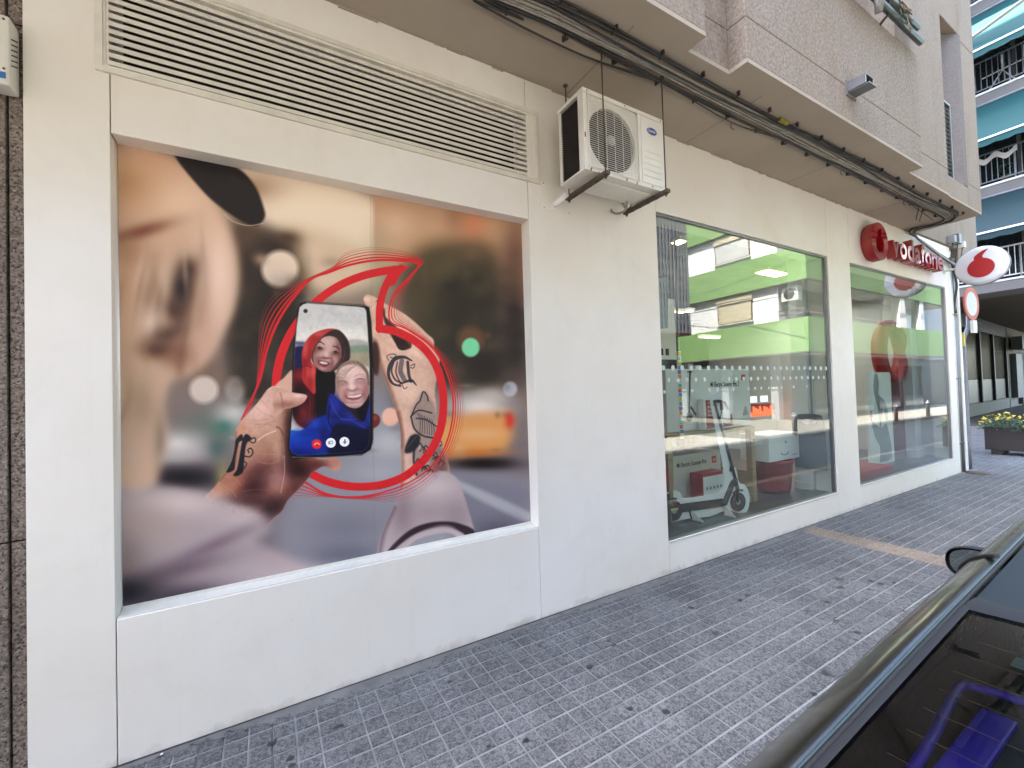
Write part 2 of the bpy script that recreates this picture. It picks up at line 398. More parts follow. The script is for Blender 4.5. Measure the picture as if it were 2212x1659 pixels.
def tile_mesh(name, pad, groove, n=3, p=0.098, seed=0):
    rnd = random.Random(seed); L = n*p; g = 0.0035
    m = MB(); m.add([(0.0015, 0.0015, 0), (L-0.0015, 0.0015, 0), (L-0.0015, L-0.0015, 0), (0.0015, L-0.0015, 0),
                     (0.0015, 0.0015, -0.008), (L-0.0015, 0.0015, -0.008), (L-0.0015, L-0.0015, -0.008), (0.0015, L-0.0015, -0.008)],
                    [(0,1,2,3), (0,4,5,1), (1,5,6,2), (2,6,7,3), (3,7,4,0)])
    nb = len(m.f)
    for i in range(n):
        for j in range(n):
            x0, y0 = i*p+0.0035, j*p+0.0055; x1, y1 = (i+1)*p-0.0035, (j+1)*p-0.0055; h = 0.0045+rnd.uniform(-0.0008, 0.0008); e = 0.003
            m.add([(x0,y0,0),(x1,y0,0),(x1,y1,0),(x0,y1,0),(x0+e,y0+e,h),(x1-e,y0+e,h),(x1-e,y1-e,h),(x0+e,y1-e,h)],
                  [(0,1,5,4),(1,2,6,5),(2,3,7,6),(3,0,4,7),(4,5,6,7)])
    me = m.mesh(name, None); me.materials.append(groove); me.materials.append(pad)
    me.polygons.foreach_set('material_index', [0]*nb+[1]*(len(m.f)-nb)); me.update(); return me
T_G = [tile_mesh('paving_tile', M['pad'], M['groove'], seed=k) for k in range(3)]
T_T = tile_mesh('tan_paving_tile', M['pad_tan'], M['groove_tan'], seed=9)
S = 0.294; cnt = 0; rnd = random.Random(3)
far_tiles = []
for i in range(-4, 37):
    for j in range(5):
        tan = (i == 17)
        me = T_T if tan else rnd.choice(T_G)
        o = piece('paving_tile', me, pav, (i*S, -(j+1)*S-0.003, 0.0 + rnd.uniform(-0.001, 0.001)))
        o.rotation_euler = (rnd.uniform(-0.002, 0.002), rnd.uniform(-0.002, 0.002), 0)
        if tan: o['label'] = 'tan tile of the cross strip'
        cnt += 1
for i in range(37, 50):
    for j in range(5, -3, -1):
        if cnt < 298 and j >= -2:
            piece('paving_tile', rnd.choice(T_G), plaza, (i*S, -(j)*S-0.003, 0.0+rnd.uniform(-0.001, 0.001))); cnt += 1
        else: far_tiles.append((i*S, -j*S-0.003))
for i in range(37, 69):
    for j in range(5, -16, -1):
        if i >= 50 or j < -2: far_tiles.append((i*S, -j*S-0.003))
ft = MB()
for x, y in far_tiles:
    for a in range(3):
        for b in range(3):
            x0, y0 = x+a*0.098+0.006, y+b*0.098+0.006
            ft.add([(x0,y0,-.002),(x0+.086,y0,-.002),(x0+.086,y0+.086,-.002),(x0,y0+.086,-.002),(x0+.003,y0+.003,.003),(x0+.083,y0+.003,.003),(x0+.083,y0+.083,.003),(x0+.003,y0+.083,.003)],
                   [(0,1,5,4),(1,2,6,5),(2,3,7,6),(3,0,4,7),(4,5,6,7)])
ft.build('paving_square', M['pad'], plaza, kind='stuff')
# kerb stones and rough cement strip against the wall
kerb = MB().box((-30, -1.60, -0.16), (60, -1.475, -0.02)).build('kerb', M['cement'], kind='structure')
ks = MB().bbox((0.002, -0.122, -0.02), (0.49, 0.0, 0.004), 0.008).mesh('kerb_stone', M['kerb'])
for k in range(28): piece('kerb_stone', ks, kerb, (-1.5+0.494*k, -1.478, rnd.uniform(-0.001, 0.001)))
cs = MB(); xs = np.arange(-1.25, 10.85, 0.07)
for k in range(len(xs)-1):
    a = 0.045+0.03*math.sin(xs[k]*3.1)+rnd.uniform(0, 0.03); b = 0.045+0.03*math.sin(xs[k+1]*3.1)+rnd.uniform(0, 0.03)
    cs.add([(xs[k], 0.01, 0.012), (xs[k+1], 0.01, 0.012), (xs[k+1], -b*0.8, 0.006), (xs[k], -a*0.8, 0.006), (xs[k+1], -b, -0.001), (xs[k], -a, -0.001)], [(0,1,2,3), (3,2,4,5)])
MB().box((-0.87, -0.0035, 0.0), (10.2, 0.004, 0.016)).build('foot_joint', M['joint'], pav)
cs.build('cement_edge', M['cement'], pav, label='rough cement smear along the foot of the wall')
gm = MB()
for k in range(70):
    x, y = rnd.uniform(-0.6, 7.5), rnd.uniform(-1.42, -0.12); r0 = rnd.uniform(0.007, 0.022)
    n = 9; pts = [(x+r0*rnd.uniform(.7, 1.2)*math.cos(2*PI*q/n)*1.3, y+r0*rnd.uniform(.7, 1.2)*math.sin(2*PI*q/n), 0.0062) for q in range(n)]
    gm.add([(x, y, 0.0072)]+pts, [(0, 1+q, 1+(q+1) % n) for q in range(n)])
gm.build('gum_spot', M['black'], pav, kind='stuff')
gr = MB()
for k in range(220):
    x = rnd.uniform(-0.9, 9); y = -abs(rnd.gauss(0, 0.05))-0.012; s = rnd.uniform(0.0025, 0.008)
    gr.obox((x, y, 0.012), (s, s*rnd.uniform(-.5, .5), 0), (-s*.3, s*.7, 0), (0, 0, s*.4))
gr.build('grit', M['cement'], pav, kind='stuff')
p = aty(345, 1632, -0.02); q = atz(345, 1632, 0.012)
cb = thing('cigarette_butt', 'tiny cigarette butt lying against the wall foot at lower left', 'cigarette butt', (q[0], q[1], 0.012))
MB().tube([(q[0]-.012, q[1]-.004, .014), (q[0]+.001, q[1], .014)], 0.0038, 8).build('filter', M['kerb'], cb)
MB().tube([(q[0]+.001, q[1], .014), (q[0]+.011, q[1]+.003, .014)], 0.0038, 8).build('paper', M['white_print'], cb)
d = atz(2078, 1040, 0.0)
MB().lathe([(0.001, 0.002), (0.16, 0.002), (0.13, 0.022), (0.05, 0.028), (0.001, 0.03)], (10.38, -0.14, 0), 14).build('drain_cover', M['rust'], pav, label='round rusty drain cover at the foot of the conduits')

# ================================================================== the shop building
bld = thing('shop_building', 'white clad shop ground floor under rough beige stucco storeys', 'building', (0, 0, 0))
ZT = 3.862; D = 0.24; J = 0.004
def panel(x0, x1, z0, z1, y0=0.0, y1=D, label=None, e=0.003):
    return MB().bbox((x0+J/2, y0, z0), (x1-J/2, y1, z1), e).build('cladding_panel', M['wall'], bld, label=label)
panel(-0.873, -0.594, 0.001, ZT-0.002)                              # left column
panel(-0.594, 1.65, 0.001, 0.648)                                    # under the poster
panel(-0.594, 1.65, 2.841, 3.13)                                     # header over the poster
panel(-0.594, 1.65, 3.62, ZT-0.002)                                  # over the louvre
panel(1.65, 2.969, 0.001, ZT-0.002)                                  # pillar
panel(2.969, 5.948, 0.001, 0.277); panel(2.969, 5.948, 3.144, ZT-0.002)
panel(5.948, 6.528, 0.001, ZT-0.002)
panel(6.528, 9.903, 0.001, 0.277); panel(6.528, 9.903, 3.144, ZT-0.002)
panel(9.903, 10.20, 0.001, ZT-0.002)
MB().box((10.203, 0.06, 0.001), (10.50, D, ZT-0.004)).build('conduit_recess', M['wall'], bld)
panel(10.50, 10.60, 0.001, 3.6)
jm = MB()
for x in (-0.594, 1.65, 2.969, 5.948, 6.528, 9.903): jm.box((x-0.012, 0.018, 0.002), (x+0.012, 0.17, 0.27))
for x in (-0.594, 1.65): jm.box((x-0.012, 0.018, 0.28), (x+0.012, 0.10, 0.645)).box((x-0.012, 0.018, 2.845), (x+0.012, 0.1, 3.12))
for x in (1.65, ): jm.box((x-0.012, 0.018, 3.63), (x+0.012, 0.1, 3.85))
_jf = jm.f; _jv = jm.v
for k_ in range(0, len(_jf), 6):
    m_ = MB(); m_.add(_jv[k_//6*8:k_//6*8+8], [(0,3,2,1),(4,5,6,7),(0,1,5,4),(1,2,6,5),(2,3,7,6),(3,0,4,7)]); m_.build('panel_joint', M['joint'], bld)
# sill trim of the poster recess
MB().box((-0.592, 0.004, 0.648), (1.648, 0.115, 0.655)).build('sill', M['white_metal'], bld)
MB().box((-0.591, 0.085, 0.655), (1.647, 0.099, 0.668)).build('sill_upstand', M['white_metal'], bld)
# soffit
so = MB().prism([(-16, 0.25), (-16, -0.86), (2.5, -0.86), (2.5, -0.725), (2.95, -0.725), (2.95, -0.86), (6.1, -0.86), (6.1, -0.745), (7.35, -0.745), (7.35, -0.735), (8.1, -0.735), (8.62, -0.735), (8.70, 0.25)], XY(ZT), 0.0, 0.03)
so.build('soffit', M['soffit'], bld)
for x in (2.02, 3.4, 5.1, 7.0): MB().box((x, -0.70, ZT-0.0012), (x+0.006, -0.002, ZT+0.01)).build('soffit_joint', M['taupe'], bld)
# ragged mortar at the wall head
rm = MB()
x = -0.9
while x < 8.6:
    w = rnd.uniform(0.05, 0.25); h = rnd.uniform(0.004, 0.016)
    rm.box((x, -0.006-rnd.uniform(0, 0.006), ZT-h), (x+w, 0.003, ZT-0.001)); x += w+rnd.uniform(0, 0.12)
rm.build('mortar', M['soffit'], bld, kind='stuff')
Z1 = ZT+0.03; ZTOP = 32.0; ZS = 4.19
def wallbox(x0, x1, y0, y1, z0, z1, mat='stucco', name='stucco_wall', label=None):
    return MB().bbox((x0, y0, z0), (x1, y1, z1), 0.008).build(name, M[mat], bld, label=label)
wallbox(-16, 2.5, -0.86, -0.3, Z1, ZTOP)
wallbox(2.502, 2.948, -0.725, -0.3, Z1, ZS-0.0015); wallbox(2.502, 2.948, -0.725, -0.3, ZS+0.0015, ZTOP)
wallbox(2.95, 6.1, -0.86, -0.3, Z1, ZS-0.0015); wallbox(2.95, 6.1, -0.86, -0.3, ZS+0.0015, 5.06)
wallbox(2.95, 3.3, -0.86, -0.3, 5.06, 9); wallbox(5.54, 6.1, -0.86, -0.3, 5.06, 9, 'stucco_smooth')
wallbox(3.3, 5.54, -0.86, -0.3, 7.4, 9); wallbox(2.95, 6.1, -0.86, -0.3, 9, ZTOP)
wallbox(3.3, 5.54, -0.42, -0.3, 5.06, 7.4, 'stucco_grey', 'balcony_wall')
wallbox(6.102, 7.33, -0.745, -0.3, Z1, ZS-0.0015, 'stucco_smooth'); wallbox(6.102, 7.33, -0.745, -0.3, ZS+0.0015, ZTOP, 'stucco_smooth')
wallbox(7.332, 8.10, -0.735, -0.3, Z1, 4.13, 'stucco_smooth')
wallbox(7.332, 8.10, -0.735, -0.3, 6.17, 6.9, 'stucco_smooth'); wallbox(7.332, 8.10, -0.735, -0.3, 8.9, ZTOP, 'stucco_smooth')
wallbox(7.332, 8.10, -0.42, -0.3, 4.13, 9, 'stucco_grey', 'niche_back')
MB().prism([(7.72, -0.42), (7.72, -0.60), (7.98, -0.735), (8.10, -0.735), (8.10, -0.42)], XY(4.14), 0.0, 2.02).build('niche_reveal', M['stucco_grey'], bld)
wallbox(8.102, 8.64, -0.735, -0.3, Z1, ZS-0.0015, 'stucco_smooth'); wallbox(8.102, 8.64, -0.735, -0.3, ZS+0.0015, 6.1, 'stucco_smooth'); wallbox(8.102, 8.64, -0.735, -0.3, 6.108, ZTOP, 'stucco_smooth')
MB().box((-16, -0.42, ZS-0.006), (8.62, -0.3, ZS+0.006)).box((8.1, -0.6, 6.09), (8.6, -0.31, 6.12)).build('stucco_seam', M['taupe'], bld)
MB().box((-16, -0.3, Z1), (8.64, 9.0, ZTOP)).build('upper_core', M['stucco_smooth'], bld)
lv = MB().box((7.335, -0.70, 5.12), (7.73, -0.66, 5.15)).box((7.335, -0.70, 4.14), (7.73, -0.66, 4.17)).box((7.335, -0.70, 4.17), (7.36, -0.66, 5.12)).box((7.705, -0.70, 4.17), (7.73, -0.66, 5.12)).build('louvre_panel', M['frame'], bld, label='dark slatted louvre low in the tall niche')
for k in range(17):
    z = 4.185+k*0.055
    MB().obox((7.53, -0.675, z+0.02), (0.172, 0, 0), (0, 0.016, 0.016), (0, -0.001, 0.002)).build('slat', M['frame'], lv)
# beige side pier beyond the corner under the overhang
MB().bbox((10.62, 0.0, 3.55), (11.72, 0.5, 4.9), 0.01).build('corner_pier', M['stucco_smooth'], bld)
MB().bbox((8.71, 0.0, 3.9), (10.617, 0.5, 4.9), 0.01).build('corner_pier', M['stucco_smooth'], bld)

# big louvre grille above the poster
gl = MB(); GX0, GX1, GZ0, GZ1 = -0.641, 1.755, 3.112, 3.64
gf = MB()
for a, b in (((GX0, -0.014, GZ0), (GX1, 0.002, GZ0+0.026)), ((GX0, -0.014, GZ1-0.026), (GX1, 0.002, GZ1)),
             ((GX0, -0.014, GZ0+0.026), (GX0+0.026, 0.002, GZ1-0.026)), ((GX1-0.026, -0.014, GZ0+0.026), (GX1, 0.002, GZ1-0.026))): gf.box(a, b)
for a, b in (((GX0+0.026, -0.006, GZ0+0.026), (GX1-0.026, 0.045, GZ0+0.036)), ((GX0+0.026, -0.006, GZ1-0.04), (GX1-0.026, 0.045, GZ1-0.026)),
             ((GX0+0.026, -0.006, GZ0+0.036), (GX0+0.036, 0.045, GZ1-0.04)), ((GX1-0.036, -0.006, GZ0+0.036), (GX1-0.026, 0.045, GZ1-0.04))): gf.box(a, b)
grille = gf.build('ventilation_grille', M['slat'], None)
tag(grille, 'long cream ventilation grille of many horizontal slats over the poster', 'grille')
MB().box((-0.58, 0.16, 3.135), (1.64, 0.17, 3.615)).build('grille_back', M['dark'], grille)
sm_ = MB().prism([(0.0, 0.0), (0.001, 0.0205), (0.052, 0.038), (0.052, 0.035), (0.006, 0.0185), (0.005, 0.0)], lambda u, v, d: (d, u, v), GX0+0.037, GX1-0.037).mesh('slat', M['slat'])
nsl = 12; z0 = GZ0+0.04; pit = (GZ1-0.044-z0)/nsl
for k in range(nsl): piece('slat', sm_, grille, (0, 0.0, z0+k*pit+0.004))

# windows
def shop_window(x0, x1, lab):
    w = MB()
    t = 0.018
    w.box((x0+.001, 0.015, 3.144-t-.001), (x1-.001, 0.055, 3.143)).box((x0+.001, 0.015, 0.278), (x1-.001, 0.055, 0.288))
    w.box((x0+.001, 0.015, 0.288), (x0+0.012, 0.055, 3.143-t)).box((x1-0.03, 0.015, 0.288), (x1-.001, 0.055, 3.143-t))
    o = w.build('shop_window', M['frame'], bld, label=lab)
    MB().box((x0+0.010, 0.030, 0.286), (x1-0.028, 0.0305, 3.143-t)).build('pane', M['glass'], o)
    MB().box((x0+.001, -0.004, 0.2775), (x1-.001, 0.015, 0.284)).build('sill', M['white_metal'], o)
    return o
winA = shop_window(2.969, 5.948, 'large shop window with scooter display')
winB = shop_window(6.528, 9.903, 'shop window under the red fascia lettering')
# frosted dots on the first pane
dm = MB().prism(circ(0, 0, 0.024, 20), XZ(0), -0.0012, 0.0, False).mesh('dot', M['pale_dot'])
for row, (z, xs_) in enumerate(((1.78, np.arange(3.02, 5.9, 0.1235)), (1.672, np.arange(3.08, 5.9, 0.1235)), (1.57, [3.02, 3.39, 3.64, 3.76, 4.01, 4.26, 4.38, 4.49, 4.63, 4.87, 5.12, 5.4]))):
    for x in xs_:
        if row == 1 and (3.6 < x < 3.9): continue
        o = piece('window_dot', dm, winA, (x, 0.0295, z)); k = (1.0, 0.82, 0.7)[row]; o.scale = (k, 1, k)
# blank service plate and little pipe stub behind the unit
pl = MB().bbox((1.765, -0.004, 2.935), (2.035, 0.003, 3.145), 0.002).build('service_plate', M['wall'], bld)
for x, z in ((1.785, 3.13), (1.785, 2.95), (2.015, 2.95)): MB().prism(circ(x, z, 0.004, 8), XZ(-0.006), 0, 0.004).build('screw', M['rust'], pl)

# ------------------------------------------------------------------ neighbour on the left
nb = thing('granite_building', 'brown speckled granite facade at the far left edge', 'building', (-1.0, 0.02, 0))
MB().box((-14, 0.05, 0.0), (-0.876, 0.30, ZT-0.002)).build('wall', M['joint'], nb)
zj = [0.002, 1.05, 3.24, ZT-0.004]
for a, b in zip(zj, zj[1:]):
    MB().bbox((-1.5, 0.02, a+.003), (-0.93, 0.06, b-.003), 0.004).build('granite_slab', M['granite'], nb)
    MB().bbox((-0.924, 0.03, a+.003), (-0.880, 0.06, b-.003), 0.004).build('granite_slab', M['granite'], nb)
    for k in range(4): MB().bbox((-1.505-0.8*(k+1)+.003, 0.02, a+.003), (-1.505-0.8*k, 0.06, b-.003), 0.004).build('granite_slab', M['granite'], nb)
# siren box
al = thing('alarm_box', 'white alarm siren box with blue stripe on brown granite', 'alarm', (-1.02, 0.02, 2.92))
MB().bbox((-1.16, -0.07, 2.915), (-0.885, 0.022, 3.205), 0.012).build('casing', M['white_metal'], al)
MB().box((-1.15, -0.0725, 2.94), (-0.895, -0.0695, 2.965)).build('stripe', simple('blue_stripe', (0.02, 0.14, 0.38), 0.4), al)
for k in range(6): MB().obox((-0.8838, -0.03, 3.02+0.022*k), (0.0012, 0, 0), (0, 0.024, 0.012), (0, -0.001, 0.0025)).build('vent_slot', M['black'], al)
MB().prism(circ(-0.957, 3.15, 0.022, 16), XZ(-0.0735), 0, 0.004).build('lamp', M['red'], al)
for x, z in ((-0.90, 3.185), (-0.90, 2.98)): MB().prism(circ(x, z, 0.004, 8), XZ(-0.0735), 0, 0.004).build('screw', M['rust'], al)

# ------------------------------------------------------------------ air conditioner
AX0, AX1, AY0, AY1, AZ0, AZ1 = 1.83, 2.59, -0.42, -0.15, 3.05, 3.585
ac = thing('air_conditioner', 'cream outdoor air conditioner unit hanging on rods from the ceiling', 'air conditioner', (2.2, -0.28, 3.05))
cs_ = MB(); t = 0.012
GXa, GXb, GZa, GZb = 1.862, 2.325, 3.075, 3.565                       # fan opening plate
cs_.box((AX0, AY0, AZ1-t), (AX1, AY1, AZ1)).box((AX0, AY0, AZ0), (AX1, AY1, AZ0+t)).box((AX1-t, AY0+.001, AZ0+t), (AX1, AY1, AZ1-t))
cs_.box((GXb, AY0, AZ0+t), (AX1-t, AY0+t, AZ1-t)).box((AX0, AY0, AZ0+t), (GXa, AY0+t, AZ1-t)).box((GXa, AY0, AZ0+t), (GXb, AY0+t, GZa)).box((GXa, AY0, GZb), (GXb, AY0+t, AZ1-t))
cs_.box((AX0, AY0+t, AZ0+t), (AX0+t, AY0+0.055, AZ1-t)).box((AX0, AY1-0.03, AZ0+t), (AX0+t, AY1, AZ1-t))
cs_.box((AX0+t, AY1-0.006, AZ0+t), (AX1-t, AY1, AZ1-t)).box((AX0-0.006, AY0-0.006, AZ1-0.022), (AX1+0.006, AY1+0.004, AZ1+0.004))
cs_.build('casing', M['white_metal'], ac)
MB().bbox((GXb+0.03, AY0-0.004, AZ0+0.03), (AX1-0.02, AY0-0.0005, AZ1-0.04), 0.003).build('front_panel', M['white_metal'], ac)
for k in range(5): MB().bbox((GXb+0.05, AY0-0.007, 3.13+k*0.045), (AX1-0.04, AY0-0.004, 3.137+k*0.045), 0.001).build('panel_rib', M['white_metal'], ac)
MB().box((AX0+0.02, AY0+0.03, AZ0+0.02), (AX1-0.03, AY1-0.01, AZ1-0.02)).build('inner_box', M['coil'], ac)
fan = MB().lathe([(0.001, 0), (0.035, 0.0), (0.035, 0.02), (0.001, 0.02)], (2.08, AY0+0.010, 3.31), 16, 'y').build('fan_hub', M['print_grey'], ac)
for k in range(3):
    a = k*2*PI/3+0.4
    pts = [(2.08+r_*math.cos(a+q), 3.31+r_*math.sin(a+q)) for r_, q in ((.03, -.3), (.10, -.35), (.19, -.1), (.20, .25), (.12, .45), (.03, .5))]
    MB().prism(pts, XZ(AY0+0.018), 0, 0.004).build('fan_blade', M['coil'], ac)
# fan shroud: plate with a round opening
shr = MB(); n = 48; cx, cz, r0 = 2.085, 3.305, 0.215
inner = [(cx+r0*math.cos(2*PI*k/n), cz+r0*math.sin(2*PI*k/n)) for k in range(n)]
outer = []
for k in range(n):
    a = 2*PI*k/n; dx, dz = math.cos(a), math.sin(a)
    kx = ((GXb-cx) if dx > 0 else (cx-GXa))/max(abs(dx), 1e-6); kz = ((GZb-cz) if dz > 0 else (cz-GZa))/max(abs(dz), 1e-6); kk = min(kx, kz); outer.append((cx+dx*kk, cz+dz*kk))
vv = [(u, AY0+0.006, w) for u, w in inner]+[(u, AY0+0.006, w) for u, w in outer]+[(u, AY0+0.03, w) for u, w in inner]
shr.add(vv, [(k, (k+1) % n, n+(k+1) % n, n+k) for k in range(n)]+[(k, (k+1) % n, 2*n+(k+1) % n, 2*n+k) for k in range(n)])
shr.build('fan_shroud', M['white_metal'], ac)
gw = MB()
nz = 34
for k in range(nz):
    z = GZa+0.006+k*(GZb-GZa-0.012)/(nz-1); gw.box((GXa+.004, AY0-0.008, z-0.0010), (GXb-.004, AY0-0.0055, z+0.0010))
for k in range(7):
    x = GXa+0.006+k*(GXb-GXa-0.012)/6; gw.box((x-0.0015, AY0-0.0095, GZa+.004), (x+0.0015, AY0-0.008, GZb-.004))
for a, b in (((GXa, AY0-0.010, GZa), (GXb, AY0-0.004, GZa+.005)), ((GXa, AY0-0.010, GZb-.005), (GXb, AY0-0.004, GZb)), ((GXa, AY0-0.010, GZa+.005), (GXa+.005, AY0-0.004, GZb-.005)), ((GXb-.005, AY0-0.010, GZa+.005), (GXb, AY0-0.004, GZb-.005))): gw.box(a, b)
gw.build('wire_grille', M['white_metal'], ac)
cf = MB()
for k in range(34): cf.box((AX0+0.001, AY0+0.057, AZ0+0.03+k*0.014), (AX0+0.010, AY1-0.032, AZ0+0.033+k*0.014))
cf.build('coil_fins', M['coil'], ac)
bd = MB().prism(circ(2.463, 3.468, 0.050, 32, 0.026), XZ(AY0-0.0075), 0, 0.003).build('badge', M['blue_badge'], ac)
rim = MB(); o_, i_ = circ(2.463, 3.468, 0.053, 32, 0.029), circ(2.463, 3.468, 0.0505, 32, 0.0265)
rim.add([(u, AY0-0.0078, w) for u, w in o_]+[(u, AY0-0.0078, w) for u, w in i_]+[(u, AY0-0.004, w) for u, w in o_], [(k, (k+1) % 32, 32+(k+1) % 32, 32+k) for k in range(32)]+[(k, (k+1) % 32, 64+(k+1) % 32, 64+k) for k in range(32)])
rim.build('rim', M['white_acr'], bd)
text_on('Carrier', 'lettering', M['white_acr'], bd, (2.427, AY0-0.0078, 3.460), (1, 0, 0), (0, 0, 1), w=0.072, h=0.021, offset=0.012)
for x, z in ((1.86, AZ1-.009), (2.2, AZ1-.009), (2.56, AZ1-.009), (1.88, AZ0+.012), (2.2, AZ0+.012), (2.45, AZ0+.012)): MB().prism(circ(x, z, 0.0045, 8), XZ(AY0-0.0085), 0, 0.004).build('screw', M['rust'], ac)
ub = MB().bbox((1.95, -0.36, 3.035), (2.5, -0.2, 3.0495), 0.01).build('base_pan', M['white_metal'], ac)
for xr in (1.955, 2.53):
    MB().bbox((xr-0.018, -0.50, 3.008), (xr+0.018, -0.06, 3.034), 0.003).build('support_rail', M['rust'], ac)
    for k in range(4): MB().box((xr-0.012, -0.40+k*0.08, 3.004), (xr+0.012, -0.37+k*0.08, 3.0085)).build('rail_slot', M['black'], ac)
    for yr in (-0.475, -0.085):
        MB().tube([(xr, yr, 2.985), (xr, yr, ZT)], 0.0048, 8).build('threaded_rod', M['rust'], ac)
        MB().lathe([(0.012, 0), (0.012, 0.012)], (xr, yr, 2.996), 6).build('nut', M['rust'], ac)
        MB().lathe([(0.018, 0), (0.018, 0.008)], (xr, yr, ZT-0.008), 8).build('anchor', M['rust'], ac)
MB().tube([(1.90, -0.13, 3.02), (1.88, -0.05, 2.99), (1.88, 0.0, 2.99)], 0.02, 10).build('pipe_stub', M['white_print'], ac)

rs = simple('rust_stain', (0.25, 0.13, 0.06), 0.8, var=.3, vscale=20)
for x, z, h_ in ((1.88, AZ0+.012, .008), (2.2, AZ0+.012, .007), (1.84, 3.30, .02), (2.3, AZ0+.02, .012), (1.95, AZ0+.006, .006)):
    MB().prism(circ(x, z-h_, 0.006, 10, h_), XZ(AY0-0.0012), 0, 0.001).build('rust_stain', rs, ac)
MB().tube(smooth_open([(2.40, -0.22, 3.03), (2.40, -0.20, 2.97), (2.42, -0.10, 2.985), (2.44, -0.02, 3.03), (2.45, 0.0, 3.06)], 5), 0.009, 8).build('drain_hose', M['cable_grey'], ac)
MB().tube(smooth_open([(2.50, -0.20, 3.12), (2.55, -0.10, 3.05), (2.56, -0.02, 3.12), (2.56, -0.004, 3.3), (2.56, -0.004, ZT)], 5), 0.010, 8).build('wiring', M['cable_grey'], ac)
# ------------------------------------------------------------------ cables under the overhang
cables = thing('cable_bundle', 'long bundle of black and grey cables clipped under the overhang', 'cables', (2.0, -0.5, ZT))
def run(offs, zc, r_, mat, nm='cable', amp=0.012, sd_=0, end=True):
    rn = random.Random(sd_); pts = []
    for x in np.arange(-6.0, 8.31, 0.3):
        yy = -0.535+offs+amp*math.sin(x*1.7+sd_)+rn.uniform(-.003, .003)+(0.05 if x < 1.4 else 0)*max(0, min(1, (1.6-x)/1.0))
        pts.append((x, yy, zc-0.006*abs(math.sin(x*2.4+sd_))))
    if end: pts += [(8.38-offs*0.4, -0.46+offs*0.6, zc), (8.36-offs*0.2, -0.30, zc-.01), (8.30-offs*.5, -0.12+offs*0.2, zc-.02), (8.48-offs, -0.045+offs*0.1, zc-.05), (8.9, -0.035+offs*.08, zc-0.09+offs*.3), (9.6, -0.035+offs*.08, zc-0.20+offs*.35), (10.3, -0.04+offs*.08, zc-0.28+offs*.5), (10.9, -0.03, zc-0.36+offs*.5)]
    MB().tube(smooth_open(pts, 2), r_*0.85, 6).build(nm, mat, cables)
run(-0.075, ZT-0.016, 0.013, M['cable_black'], sd_=1); run(-0.095, ZT-0.012, 0.009, M['cable_black'], sd_=2, amp=.018)
run(-0.055, ZT-0.035, 0.008, M['cable_black'], sd_=3, amp=.02)
run(-0.035, ZT-0.014, 0.010, M['cable_grey'], sd_=4, amp=.006); run(-0.012, ZT-0.013, 0.011, M['cable_grey'], sd_=5, amp=.006)
run(0.012, ZT-0.012, 0.009, M['cable_grey'], sd_=6, amp=.006); run(0.033, ZT-0.013, 0.008, M['cable_grey'], sd_=7, amp=.008)
run(0.062, ZT-0.016, 0.011, M['cable_black'], sd_=8, amp=.010); run(0.078, ZT-0.012, 0.006, M['cable_black'], sd_=9, amp=.014)
cm = MB().box((-0.006, -0.012, -0.035), (0.006, 0.012, 0.0)).box((-0.006, 0.010, -0.04), (0.006, 0.035, -0.034)).mesh('clip', M['cable_black'])
for k in range(22):
    x = -0.6+0.42*k
    o = piece('clip', cm, cables, (x, -0.65+(0.05 if x < 1.2 else 0), ZT)); o.rotation_euler = (0, 0, rnd.uniform(-.3, .3))
    o = piece('clip', cm, cables, (x+0.18, -0.435, ZT)); o.rotation_euler = (0, 0, PI+rnd.uniform(-.3, .3))
MB().lathe([(0.019, -0.06), (0.019, 0.06)], (3.86, -0.62, ZT-0.02), 10, 'x').build('yellow_tape', simple('yellow_tape', (0.22, 0.185, 0.02), 0.6), cables)
lo = [(1010, -18), (877.8+450*.3224, 0), (877.8+760*.3224, 170*.3224), (877.8+1080*.3224, 325*.3224), (877.8+1300*.3224, 415*.3224), (877.8+1700*.3224, 550*.3224),
      (1481+300*.3303, 800*.3303), (1481+640*.3303, 920*.3303), (1481+1020*.3303, 1110*.3303), (1481+1280*.3303, 1240*.3303), (1481+1430*.3303, 1310*.3303), (1481+1620*.3303, 1440*.3303)]
P_ = [tuple(atz(u, v, 3.80 if i % 2 else 3.815)) for i, (u, v) in enumerate(lo)]
P_.insert(0, (-4.0, -0.40, 3.82))
loose = thing('loose_cable', 'thin black cable sagging below the clipped bundle along the ceiling', 'cable', P_[4])
MB().tube(smooth_open(P_, 5), 0.0055, 6).build('cable', M['cable_black'], loose)
MB().tube([(a, b+0.008, c+0.004) for a, b, c in smooth_open(P_[:7], 5)], 0.0045, 6).build('cable', M['cable_black'], loose)
for x in (3.6, 5.2, 7.1):
    i = min(range(len(P_)), key=lambda k: abs(P_[k][0]-x)); a = P_[i]
    MB().tube([(a[0], a[1], a[2]), (a[0]+.02, a[1]+.02, a[2]-.03), (a[0]+.05, a[1]+.01, a[2]-.045)], 0.003, 5).build('cable_tie', M['cable_black'], loose)
for k, x in enumerate((7.3, 7.42)):
    MB().tube([(x, -0.47, 3.83), (x+.05, -0.44, 3.76), (x+.03, -0.43, 3.71), (x+.06, -0.42, 3.68)], 0.005, 5).build('cable_tail', M['cable_black'], loose)

